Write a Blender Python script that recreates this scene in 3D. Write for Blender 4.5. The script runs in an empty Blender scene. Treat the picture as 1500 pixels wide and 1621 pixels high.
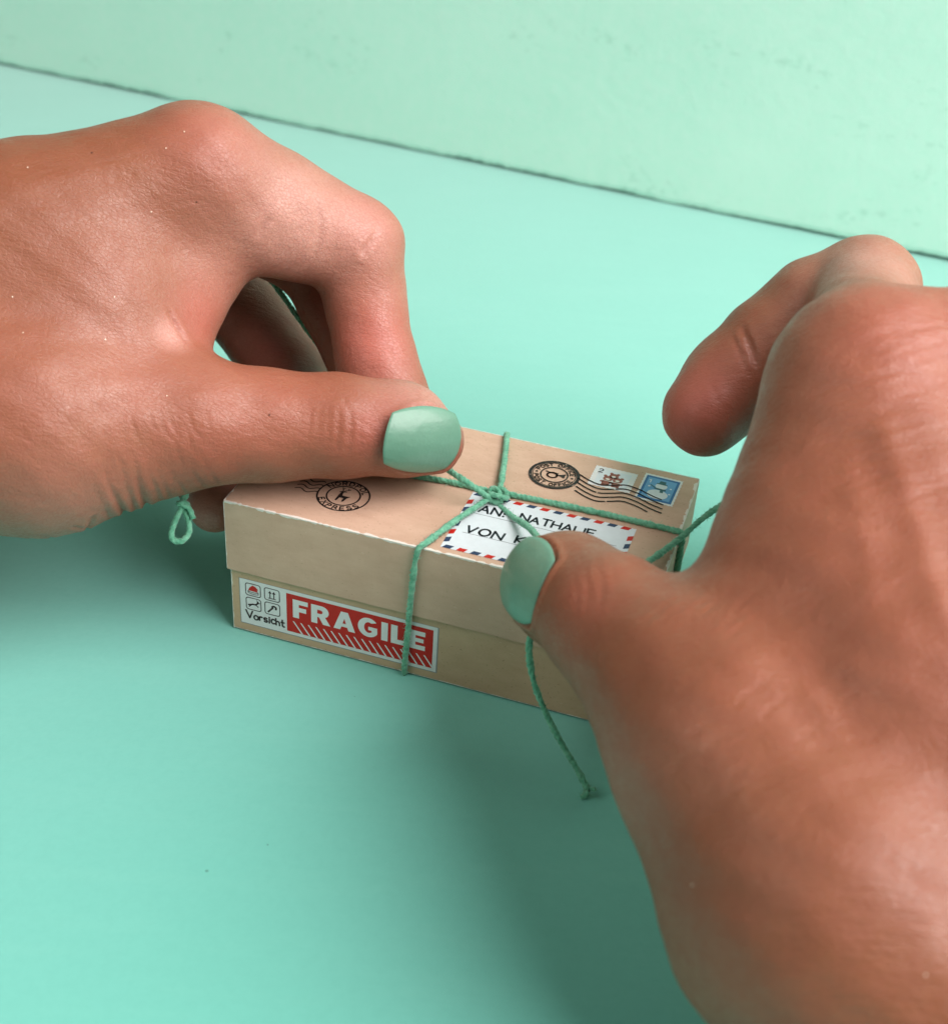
import bpy, bmesh, math, random
import numpy as np
from mathutils import Vector, Matrix
from mathutils.geometry import tessellate_polygon

# ------------------------------------------------------------------ camera, world, lamps, exposure
scene = bpy.context.scene
COL = scene.collection
MM = 0.001

cam_data = bpy.data.cameras.new('camera')
cam = bpy.data.objects.new('camera', cam_data)
COL.objects.link(cam)
cam.matrix_world = Matrix((( 0.99762505, -0.06887865, 0.0,         0.0),
                           ( 0.03904905,  0.56557894, -0.82376917, -0.24971179),
                           ( 0.05674010,  0.82181275,  0.56692536,  0.17185390),
                           (0, 0, 0, 1)))
cam_data.sensor_fit = 'VERTICAL'
cam_data.sensor_height = 24.0
cam_data.lens = 24.0 * 2163.738 / 1621.0
cam_data.clip_start = 0.01
cam_data.clip_end = 20.0
cam_data.dof.use_dof = True
cam_data.dof.focus_distance = 0.256
cam_data.dof.aperture_fstop = 16.0
scene.camera = cam

world = bpy.data.worlds.new('World')
scene.world = world
world.use_nodes = True
bg = world.node_tree.nodes['Background']
bg.inputs[0].default_value = (0.58, 1.0, 0.84, 1)
bg.inputs[1].default_value = 0.085

def area_lamp(name, loc, target, size, power, colour):
    d = bpy.data.lights.new(name, 'AREA')
    d.shape = 'DISK'; d.size = size; d.energy = power; d.color = colour
    o = bpy.data.objects.new(name, d); COL.objects.link(o)
    o.location = loc
    o.rotation_euler = (Vector(target) - Vector(loc)).to_track_quat('-Z', 'Y').to_euler()
    return o
area_lamp('window_lamp', (0.52, -0.23, 0.61), (0.02, 0.04, 0.02), 0.86, 14.0, (1.0, 0.91, 0.90))
area_lamp('fill_lamp', (-0.44, -0.26, 0.50), (-0.14, 0.20, 0.04), 0.5, 1.1, (1.0, 0.96, 0.90))  # unseen fill added to brighten the board, box front and left hand

scene.view_settings.view_transform = 'Standard'
scene.view_settings.look = 'None'
scene.view_settings.exposure = 0.17
scene.view_settings.gamma = 1.0
scene.view_settings.use_curve_mapping = False
scene.render.engine = 'CYCLES'
scene.cycles.use_denoising = True
scene.cycles.max_bounces = 6
scene.cycles.diffuse_bounces = 3
scene.cycles.glossy_bounces = 2
scene.cycles.use_adaptive_sampling = True
scene.cycles.adaptive_threshold = 0.025

# ------------------------------------------------------------------ data (millimetres, world space for the hands, box space for the cords)
NAILS_LEFT = [[[-9.62, -44.8, 44.98], [0.8642, 0.4323, -0.2574], [0.4911, -0.8361, 0.2446], 15.4, 12.2], [[-21.65, -21.88, 33.96], [0.481, -0.6393, -0.6], [-0.7716, 0.0164, -0.636], 11.5, 9.5], [[-18.02, -6.37, 28.27], [0.4458, -0.7721, -0.4528], [0.2503, 0.5932, -0.7651], 11.5, 10], [[-31.54, -0.24, 18.18], [0.366, -0.9262, -0.0905], [0.5781, 0.3025, -0.7578], 11, 9.5], [[-53.81, -21.55, 13.27], [0.4279, -0.9038, 0.0004], [0.1693, 0.0797, -0.9823], 9, 8]]
NAILS_RIGHT = [[[7.71, -81.41, 44.27], [-0.413, 0.8602, -0.2991], [-0.8666, -0.2702, 0.4195], 13.6, 13.4], [[39.67, -24.18, 44.57], [-0.6012, -0.6363, -0.4835], [-0.3479, 0.7531, -0.5584], 9.5, 9.5], [[77.3, -20.79, 36.32], [-0.5938, -0.6912, -0.4119], [-0.4021, 0.6983, -0.5921], 10, 9.5], [[97.5, -34.47, 26.62], [-0.6906, -0.7081, -0.1469], [-0.0651, 0.2632, -0.9625], 9.5, 9], [[112.67, -43.7, 23.77], [-0.6988, -0.6701, -0.2503], [-0.0048, 0.3542, -0.9352], 8, 7.5]]
LEFT = {'kp': 9, 'palm': [[(-113.41, -36.81, 61.4, 19.0), (-84.03, -25.09, 69.6, 15.5), (-54.32, -12.6, 78.94, 12.0)], [(-121.43, -22.27, 52.54, 17.0), (-61.5, 3.93, 71.2, 11.5)], [(-127.45, -12.08, 44.43, 16.0), (-72.36, 14.77, 60.5, 10.5)], [(-131.08, -6.42, 38.53, 14.0), (-83.04, 21.53, 49.16, 9.5)], [(-111.41, -47.24, 49.78, 24.0), (-77.44, -46.06, 44.44, 19.0), (-59.36, -42.77, 43.93, 12.8)], [(-95.97, -39.97, 53.28, 17.0), (-70.48, -29.76, 57.53, 15.0), (-61.5, -23.82, 59.11, 9.0)], [(-93.16, -31.09, 62.65, 16.0), (-73.22, -25.99, 63.01, 15.0), (-62.3, -18.32, 65.33, 12.0)], [(-51.14, -11.89, 69.39, 10.5), (-55.93, -17.95, 60.59, 7.4), (-59.25, -27.01, 54.47, 7.4), (-59.57, -35.15, 49.7, 9.0)], [(-118.73, -29.34, 51.09, 24.0), (-145.57, -44.32, 50.49, 25.0), (-213.74, -63.84, 45.06, 29.0)]], 'fingers': [([[(-59.36, -42.77, 43.93, 12.8), (-49.28, -42.37, 44.5, 11.2), (-37.36, -39.71, 43.08, 10.0), (-24.99, -38.36, 43.27, 9.3), (-14.19, -37.41, 42.89, 8.5), (-8.69, -37.64, 40.79, 6.2)]], 8), ([[(-54.32, -12.6, 78.94, 12.0), (-40.54, -7.84, 71.75, 10.0), (-26.19, -3.97, 63.26, 9.1), (-24.1, -7.74, 54.25, 7.9), (-20.8, -15.84, 44.25, 7.8), (-13.08, -26.1, 34.62, 6.6)], [(-44.13, -11.48, 69.98, 9.6), (-39.18, -9.53, 67.52, 8.8)], [(-34.25, -6.68, 64.62, 7.6), (-29.72, -4.11, 63.06, 7.2)]], 5), ([[(-61.5, 3.93, 71.2, 11.5), (-36.15, 11.21, 53.56, 8.9), (-24.0, -3.2, 37.92, 7.8), (-16.95, -15.41, 30.76, 6.4)]], 5), ([[(-72.36, 14.77, 60.5, 10.5), (-60.95, 25.41, 42.44, 9.0), (-40.14, 8.45, 24.86, 8.5), (-32.94, -9.77, 23.08, 6.6)]], 5), ([[(-83.04, 21.53, 49.16, 9.5), (-75.3, 16.57, 29.61, 7.9), (-61.75, -7.48, 19.35, 7.0), (-50.26, -31.75, 19.36, 5.5)]], 5)]}
CREASE_LEFT = [([[-58.08, -57.78, 47.18], [-57.48, -57.64, 42.08], [-57.38, -55.48, 36.37], [-57.95, -51.7, 32.16], [-58.25, -50.49, 31.34], [-58.58, -49.23, 30.6], [-58.95, -47.92, 29.99], [-59.38, -46.57, 29.5], [-59.84, -45.19, 29.15], [-60.35, -43.8, 28.93]], 0.62, 0.5, True), ([[-63.2, -58.34, 47.49], [-61.81, -60.29, 43.46], [-61.23, -59.11, 39.27], [-61.07, -56.33, 34.51], [-61.18, -55.34, 33.4], [-61.33, -54.29, 32.35], [-61.55, -53.17, 31.38], [-61.82, -51.98, 30.51], [-62.14, -50.74, 29.74], [-62.52, -49.44, 29.09], [-62.94, -48.12, 28.54]], 0.6, 0.5, True), ([[-68.41, -57.22, 49.11], [-66.54, -60.44, 44.43], [-66.81, -57.54, 37.36], [-65.4, -59.19, 34.0], [-65.83, -58.44, 32.78], [-66.3, -57.65, 31.6], [-66.82, -56.79, 30.49], [-67.4, -55.87, 29.45], [-68.02, -54.9, 28.5], [-68.69, -53.88, 27.63], [-69.4, -52.83, 26.84], [-70.16, -51.73, 26.15]], 0.42, 0.5, True), ([[-72.12, -59.76, 45.41], [-71.81, -57.55, 37.35], [-69.83, -59.5, 34.5], [-68.42, -59.88, 32.3], [-67.99, -58.76, 31.41], [-67.6, -57.56, 30.6], [-67.26, -56.31, 29.85], [-66.96, -55.01, 29.17], [-66.71, -53.66, 28.58]], 0.28, 0.45, True), ([[-75.58, -60.8, 43.91], [-74.37, -59.68, 34.25], [-73.75, -61.07, 30.99], [-73.72, -60.03, 29.92], [-73.72, -58.92, 28.92], [-73.73, -57.73, 28.0], [-73.77, -56.48, 27.18], [-73.83, -55.18, 26.45]], 0.24, 0.45, True), ([[-79.41, -60.65, 44.13], [-77.73, -60.61, 32.89], [-77.43, -61.06, 30.45], [-77.19, -60.0, 29.41], [-76.95, -58.88, 28.45], [-76.72, -57.69, 27.58], [-76.49, -56.43, 26.79]], 0.22, 0.45, True), ([[-64.64, -60.37, 44.53], [-63.65, -61.29, 41.42], [-63.44, -58.45, 36.03], [-63.26, -57.91, 34.57], [-63.36, -57.0, 33.38], [-63.53, -56.01, 32.27], [-63.76, -54.95, 31.24], [-64.04, -53.83, 30.29]], 0.22, 0.42, True), ([[-59.86, -59.06, 44.97], [-59.29, -58.46, 41.19], [-59.06, -56.58, 36.71], [-59.12, -55.76, 35.46], [-59.24, -54.86, 34.27], [-59.41, -53.87, 33.17], [-59.64, -52.79, 32.16], [-59.92, -51.63, 31.25]], 0.25, 0.42, True), ([[-54.44, -56.27, 45.28], [-53.61, -54.3, 37.61], [-53.64, -53.49, 36.36], [-53.71, -52.57, 35.19], [-53.84, -51.54, 34.11], [-54.03, -50.41, 33.15]], 0.2, 0.42, True), ([[-52.36, -55.49, 45.33], [-51.25, -53.82, 38.41], [-51.17, -53.0, 37.16], [-51.14, -52.09, 35.99], [-51.16, -51.05, 34.91], [-51.24, -49.91, 33.95]], 0.18, 0.42, True), ([[-49.93, -54.74, 45.57], [-48.24, -53.23, 39.32], [-48.0, -52.43, 38.08], [-47.79, -51.52, 36.92], [-47.64, -50.47, 35.87]], 0.16, 0.4, True), ([[-47.08, -53.94, 45.68], [-45.75, -52.79, 40.29], [-45.55, -52.06, 39.01], [-45.4, -51.22, 37.79], [-45.3, -50.24, 36.67]], 0.14, 0.4, True), ([[-55.85, -56.82, 46.14], [-54.96, -55.59, 39.01], [-54.96, -54.93, 37.67], [-55.01, -54.17, 36.39], [-55.12, -53.29, 35.18], [-55.28, -52.31, 34.07]], 0.18, 0.42, True), ([[-24.54, -44.1, 51.1], [-24.41, -47.0, 47.72], [-24.71, -48.1, 43.85]], 0.13, 0.45, False), ([[-23.08, -43.34, 51.41], [-22.3, -46.2, 48.43], [-22.75, -47.85, 43.2]], 0.14, 0.45, False), ([[-23.97, -42.4, 52.07], [-23.26, -45.6, 49.53]], 0.1, 0.4, False), ([[-26.22, -44.77, 50.72], [-26.05, -47.95, 45.6]], 0.1, 0.4, False), ([[-27.81, -44.39, 51.01], [-27.94, -47.77, 46.62]], 0.09, 0.4, False), ([[-21.52, -43.43, 50.95], [-20.64, -47.06, 45.48]], 0.09, 0.4, False), ([[-29.48, -45.06, 50.63], [-29.56, -47.96, 46.6]], 0.07, 0.4, False), ([[-42.06, -21.36, 71.1], [-41.18, -20.88, 72.89], [-40.13, -20.06, 74.42]], 0.3, 0.55, False), ([[-33.01, -14.01, 76.11], [-31.63, -15.11, 72.4], [-32.3, -16.47, 67.37], [-34.65, -16.7, 63.64]], 0.22, 0.7, False), ([[-21.46, -8.58, 70.19], [-22.24, -11.22, 68.09], [-24.56, -12.46, 65.29], [-28.77, -4.8, 58.69]], 0.3, 0.6, False), ([[-27.05, -16.17, 53.45], [-22.99, -14.99, 55.16], [-18.82, -14.69, 55.6]], 0.16, 0.6, False), ([[-26.35, -17.03, 52.2], [-22.82, -16.35, 53.19]], 0.12, 0.5, False), ([[-55.39, -36.35, 63.16], [-54.58, -36.65, 61.3], [-53.16, -37.21, 59.12], [-51.28, -38.72, 57.45]], 0.4, 0.5, False), ([[-57.79, -57.67, 46.78], [-57.06, -57.55, 43.03], [-57.41, -56.88, 39.24]], 0.07197106855051164, 0.38, False), ([[-52.65, -55.6, 43.22], [-52.02, -55.0, 40.8], [-52.57, -52.61, 35.78]], 0.10731079397546998, 0.38, False), ([[-54.35, -56.31, 43.8], [-54.23, -55.54, 39.69]], 0.07066290878318071, 0.38, False), ([[-77.75, -57.52, 48.67], [-76.85, -58.95, 46.6], [-75.32, -59.84, 45.3]], 0.09490388338907979, 0.38, False), ([[-47.68, -53.99, 46.53], [-46.81, -53.81, 42.69], [-47.35, -51.96, 37.64]], 0.055470791850306116, 0.38, False), ([[-49.26, -51.8, 52.12], [-48.41, -53.1, 49.76], [-46.81, -53.5, 47.66]], 0.10545185716566743, 0.38, False), ([[-62.32, -58.0, 53.01], [-62.07, -56.79, 49.74], [-61.24, -58.01, 47.97]], 0.05469177393323441, 0.38, False), ([[-60.34, -57.52, 48.67], [-59.68, -58.85, 46.19], [-58.16, -58.13, 44.03]], 0.05291312981290738, 0.38, False), ([[-78.48, -55.98, 50.91], [-77.05, -57.4, 48.85], [-76.49, -58.49, 47.26]], 0.08563761324159781, 0.38, False), ([[-68.98, -60.01, 45.05], [-67.69, -61.36, 43.1], [-67.0, -62.29, 41.75]], 0.10496416090651946, 0.38, False), ([[-53.56, -53.27, 52.04], [-53.0, -54.43, 49.81], [-51.29, -54.64, 47.96]], 0.09389986540260059, 0.38, False), ([[-52.58, -52.83, 52.12], [-51.26, -53.95, 49.66], [-50.34, -54.3, 48.17]], 0.07607331143602623, 0.38, False), ([[-58.11, -54.92, 53.06], [-57.46, -56.3, 50.32], [-56.56, -56.62, 48.3]], 0.10995799688416807, 0.38, False), ([[-78.36, -60.1, 44.93], [-76.99, -61.94, 42.25], [-78.41, -57.7, 37.13]], 0.09377030118601125, 0.38, False), ([[-69.85, -61.16, 54.68], [-70.89, -56.92, 49.55], [-69.9, -58.11, 47.82]], 0.07262004486712292, 0.38, False), ([[-46.54, -53.81, 43.52], [-45.93, -51.74, 38.14], [-49.26, -34.51, 24.01]], 0.07030872561638965, 0.38, False), ([[-68.61, -60.28, 44.66], [-67.97, -61.48, 42.92], [-67.9, -58.38, 36.13]], 0.07167957398136353, 0.38, False), ([[-60.41, -58.18, 47.72], [-59.43, -58.84, 44.66], [-58.91, -58.26, 41.25]], 0.09557832418636936, 0.38, False), ([[-71.47, -60.27, 44.68], [-70.55, -61.86, 42.36], [-71.56, -57.87, 36.87]], 0.09618484838945715, 0.38, False), ([[-55.91, -57.0, 43.53], [-55.3, -56.23, 40.42], [-55.74, -50.75, 32.54]], 0.08483964958123355, 0.38, False), ([[-49.35, -53.01, 50.41], [-48.86, -53.98, 47.95], [-47.93, -54.27, 44.65]], 0.0777763393322348, 0.38, False), ([[-65.39, -59.32, 54.57], [-65.5, -56.73, 49.81], [-64.3, -57.84, 48.2]], 0.08864378437947415, 0.38, False), ([[-72.05, -60.32, 55.89], [-72.87, -56.56, 50.06], [-72.12, -58.17, 47.73]], 0.10219467514766967, 0.38, False), ([[-68.48, -58.02, 47.94], [-67.25, -59.87, 45.26], [-65.75, -60.88, 43.8]], 0.08176040484616376, 0.38, False), ([[-78.45, -58.88, 46.69], [-77.68, -60.61, 44.18], [-75.76, -61.68, 42.62]], 0.0914855350906417, 0.38, False), ([[-67.47, -56.14, 50.68], [-66.24, -57.75, 48.34], [-65.7, -59.37, 45.98]], 0.08485071801384769, 0.38, False), ([[-51.72, -54.49, 48.73], [-50.8, -54.9, 46.2], [-50.13, -54.68, 41.99]], 0.08821200010361048, 0.38, False), ([[-68.09, -57.24, 49.08], [-66.94, -58.18, 47.71], [-66.38, -60.03, 45.02]], 0.08900702380273168, 0.38, False), ([[-55.55, -53.27, 53.2], [-54.8, -54.66, 50.76], [-53.5, -54.79, 49.46]], 0.07829513027359244, 0.38, False), ([[-46.95, -50.49, 52.71], [-46.21, -51.47, 51.25], [-45.38, -52.67, 48.53]], 0.06089283279299521, 0.38, False), ([[-77.79, -23.7, 87.06], [-75.23, -21.15, 87.32], [-71.56, -20.84, 87.74]], 0.07889818510660486, 0.4, False), ([[-69.19, -27.91, 84.98], [-66.3, -26.44, 85.5], [-62.76, -25.98, 85.22]], 0.07654989068479162, 0.4, False), ([[-65.03, -28.86, 83.06], [-62.11, -27.46, 83.46], [-61.16, -16.84, 80.1]], 0.0792392224969872, 0.4, False), ([[-75.93, -29.21, 78.52], [-72.73, -28.65, 79.33], [-69.08, -28.33, 79.79]], 0.05276610194002868, 0.4, False), ([[-80.96, -31.6, 85.2], [-78.15, -30.33, 85.38], [-74.99, -28.71, 85.56]], 0.051455934090403145, 0.4, False), ([[-73.92, -29.6, 84.91], [-71.13, -27.98, 85.3], [-67.82, -26.57, 85.64]], 0.0648674648883435, 0.4, False), ([[-79.44, -28.86, 79.03], [-76.25, -28.28, 79.87], [-71.16, -32.31, 82.22]], 0.07126825187696226, 0.4, False), ([[-72.83, -23.17, 87.22], [-69.79, -22.17, 87.65], [-66.43, -20.6, 88.33]], 0.061302586066816864, 0.4, False), ([[-65.93, -23.68, 87.17], [-62.96, -22.26, 87.81], [-59.24, -22.41, 87.71]], 0.07127628953360407, 0.4, False), ([[-67.18, -26.96, 85.27], [-64.26, -25.48, 85.89], [-60.8, -24.51, 86.1]], 0.046190626240210614, 0.4, False), ([[-66.23, -29.2, 78.53], [-63.02, -28.83, 79.08], [-59.4, -28.25, 79.91]], 0.06432150363698104, 0.4, False), ([[-59.83, -25.91, 84.43], [-59.78, -12.94, 80.46], [-55.34, -15.22, 81.67]], 0.06415414896031016, 0.4, False), ([[-61.6, -20.73, 79.55], [-58.31, -20.25, 80.24], [-56.04, -13.54, 78.72]], 0.07041594717682371, 0.4, False), ([[-72.44, -25.2, 86.67], [-69.58, -23.59, 87.22], [-65.96, -23.23, 87.4]], 0.05344486582683668, 0.4, False), ([[-65.47, -28.78, 83.32], [-62.57, -27.24, 83.87], [-60.12, -22.56, 82.34]], 0.05857346962385319, 0.4, False), ([[-56.0, -27.43, 78.44], [-52.97, -26.08, 79.02], [-49.53, -24.74, 78.59]], 0.06363218788280475, 0.4, False), ([[-65.48, -26.69, 85.16], [-62.57, -25.13, 85.88], [-59.07, -24.3, 86.02]], 0.05822454890183594, 0.4, False), ([[-58.39, -21.79, 88.19], [-55.23, -21.13, 88.68], [-51.66, -20.42, 88.76]], 0.06182369148468354, 0.4, False), ([[-77.77, -32.88, 83.98], [-75.12, -30.9, 84.51], [-71.76, -30.17, 84.07]], 0.05710926133242013, 0.4, False), ([[-65.76, -24.27, 86.83], [-62.76, -23.06, 87.35], [-59.15, -22.68, 87.51]], 0.06528941382433905, 0.4, False), ([[-64.92, -28.7, 79.27], [-61.42, -29.25, 80.55], [-59.62, -22.08, 77.59]], 0.05541892602316133, 0.4, False), ([[-71.38, -29.13, 84.65], [-68.55, -27.54, 85.11], [-65.06, -26.95, 84.9]], 0.04785872635212456, 0.4, False)]
TINT_LEFT = [([-50.27, -19.92, 88.68], 12, 'r', 0.5), ([-41.35, -15.13, 83.62], 16, 'p', 0.5), ([-22.72, -8.03, 71.37], 10, 'r', 0.35), ([-6.32, -43.36, 41.72], 6, 'r', 0.5), ([-17.39, -22.21, 48.62], 9, 'p', 0.4), ([-56.73, -49.59, 56.62], 18, 'r', 0.25), ([-66.5, -38.48, 73.9], 20, 'r', 0.2), ([-43.9, 8.01, 36.41], 24, 'r', 0.75), ([-41.23, 17.25, 36.47], 18, 'r', 0.75), ([-43.9, 8.01, 36.41], 14, 'p', 0.4), ([-49.88, -37.06, 20.66], 8, 'r', 0.7), ([-49.88, -37.06, 20.66], 8, 'p', 0.5), ([-34.37, -2.25, 49.45], 9, 'r', 0.6), ([-51.22, -31.37, 59.8], 8, 'r', 0.7), ([-49.28, -25.34, 65.73], 14, 'p', 0.5), ([-34.46, -17.24, 71.86], 18, 'p', 0.9), ([-25.83, -12.0, 70.29], 14, 'p', 0.8), ([-20.74, -18.65, 49.84], 11, 'r', 0.9), ([-21.44, -6.32, 56.46], 12, 'p', 0.5), ([-17.44, -46.0, 46.39], 8, 'r', 0.7), ([-21.72, -47.32, 45.56], 12, 'r', 0.4), ([-8.18, -36.82, 49.5], 9, 'p', 0.8), ([-12.7, -37.9, 51.69], 8, 'p', 0.7), ([-34.01, -45.56, 51.19], 16, 'r', 0.35), ([-40.86, -51.19, 46.39], 22, 'r', 0.35), ([-76.28, -34.18, 82.63], 26, 'd', 0.8), ([-67.5, -26.25, 85.81], 24, 'd', 0.6), ([-61.18, -41.19, 66.27], 22, 'p', 0.25), ([-70.22, -59.83, 34.03], 18, 'p', 0.35), ([-54.59, -39.08, 59.72], 4, 'p', 1.0), ([-44.92, -22.38, 74.44], 14, 'p', 0.4), ([-74.96, -58.88, 57.99], 24, 'r', 0.2)]  # blobs on the gap fingers also stand in for missing warm light
SPECK_LEFT = [([-78.45, -30.88, 85.18], [0.149, -0.415, 0.898], 'w'), ([-54.55, -20.19, 89.36], [0.035, -0.565, 0.824], 'w'), ([-57.26, -22.9, 87.22], [0.043, -0.686, 0.727], 'w'), ([-58.7, -29.18, 77.74], [0.5, -0.796, 0.342], 'w'), ([-75.74, -51.56, 64.72], [0.222, -0.374, 0.9], 'w'), ([-63.85, -46.5, 61.98], [0.494, -0.519, 0.698], 'w'), ([-52.92, -50.63, 54.46], [0.257, -0.594, 0.762], 'w'), ([-78.53, -46.37, 68.62], [0.215, -0.691, 0.69], 'w'), ([-69.03, -25.57, 86.34], [0.059, -0.454, 0.889], 'k'), ([-36.24, -47.53, 50.14], [0.241, -0.715, 0.656], 'k'), ([-53.29, -21.51, 78.43], [0.341, -0.939, 0.034], 'k'), ([-62.87, -41.66, 67.54], [0.489, -0.717, 0.497], 'w')]
RIGHT = {'kp': 10, 'palm': [[(79.88, -142.37, 24.44, 23.0), (69.01, -111.84, 47.63, 19.0), (57.32, -66.38, 74.88, 12.8)], [(89.85, -139.55, 21.47, 21.0), (76.29, -63.88, 74.98, 12.8)], [(59.89, -65.4, 74.53, 12.8), (77.03, -62.21, 73.89, 12.8)], [(99.63, -135.54, 16.73, 19.0), (96.66, -61.18, 68.32, 11.5)], [(109.85, -131.5, 12.01, 17.0), (111.22, -62.89, 58.79, 10.0)], [(76.14, -146.41, 22.1, 24.0), (48.88, -133.43, 35.66, 20.5), (37.43, -115.01, 43.02, 16.0)], [(70.38, -126.91, 39.84, 20.0), (60.08, -111.97, 49.21, 18.5), (53.25, -97.29, 56.43, 15.0)], [(70.81, -120.41, 38.7, 18.0), (54.56, -98.19, 51.58, 15.0), (50.11, -85.6, 57.54, 10.0)], [(53.98, -70.95, 71.77, 11.5), (51.37, -78.62, 64.15, 11.0), (47.91, -88.34, 57.08, 11.5), (42.6, -99.17, 50.17, 13.0)], [(84.97, -144.88, 20.79, 24.0), (87.46, -166.57, 10.44, 25.0), (92.33, -200.24, -3.21, 29.0)]], 'fingers': [([[(37.43, -115.01, 43.02, 16.5), (30.76, -105.19, 44.95, 13.2), (21.64, -90.17, 43.85, 10.2), (15.79, -78.22, 40.03, 9.2), (12.24, -71.48, 37.49, 6.8)]], 8), ([[(57.32, -66.38, 74.88, 12.8), (62.55, -42.65, 72.32, 8.6), (67.08, -22.71, 69.54, 9.6), (59.22, -22.22, 64.96, 9.3), (52.1, -24.63, 57.94, 9.3), (45.58, -27.68, 51.74, 9.0), (40.78, -32.76, 47.88, 8.0)]], 4), ([[(76.99, -61.88, 74.37, 12.6), (87.08, -41.14, 65.69, 8.8), (96.91, -23.07, 56.67, 9.2), (86.76, -18.76, 45.3, 8.6), (76.15, -31.11, 37.94, 7.0)]], 4), ([[(96.66, -61.18, 68.32, 11.5), (115.46, -22.84, 49.95, 9.2), (106.27, -27.92, 35.51, 8.2), (92.45, -42.09, 32.57, 6.8)]], 4), ([[(111.22, -62.89, 58.79, 10.0), (125.38, -37.22, 43.17, 8.0), (118.83, -40.09, 31.95, 7.0), (108.61, -49.89, 28.29, 6.0)]], 4)]}
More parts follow.
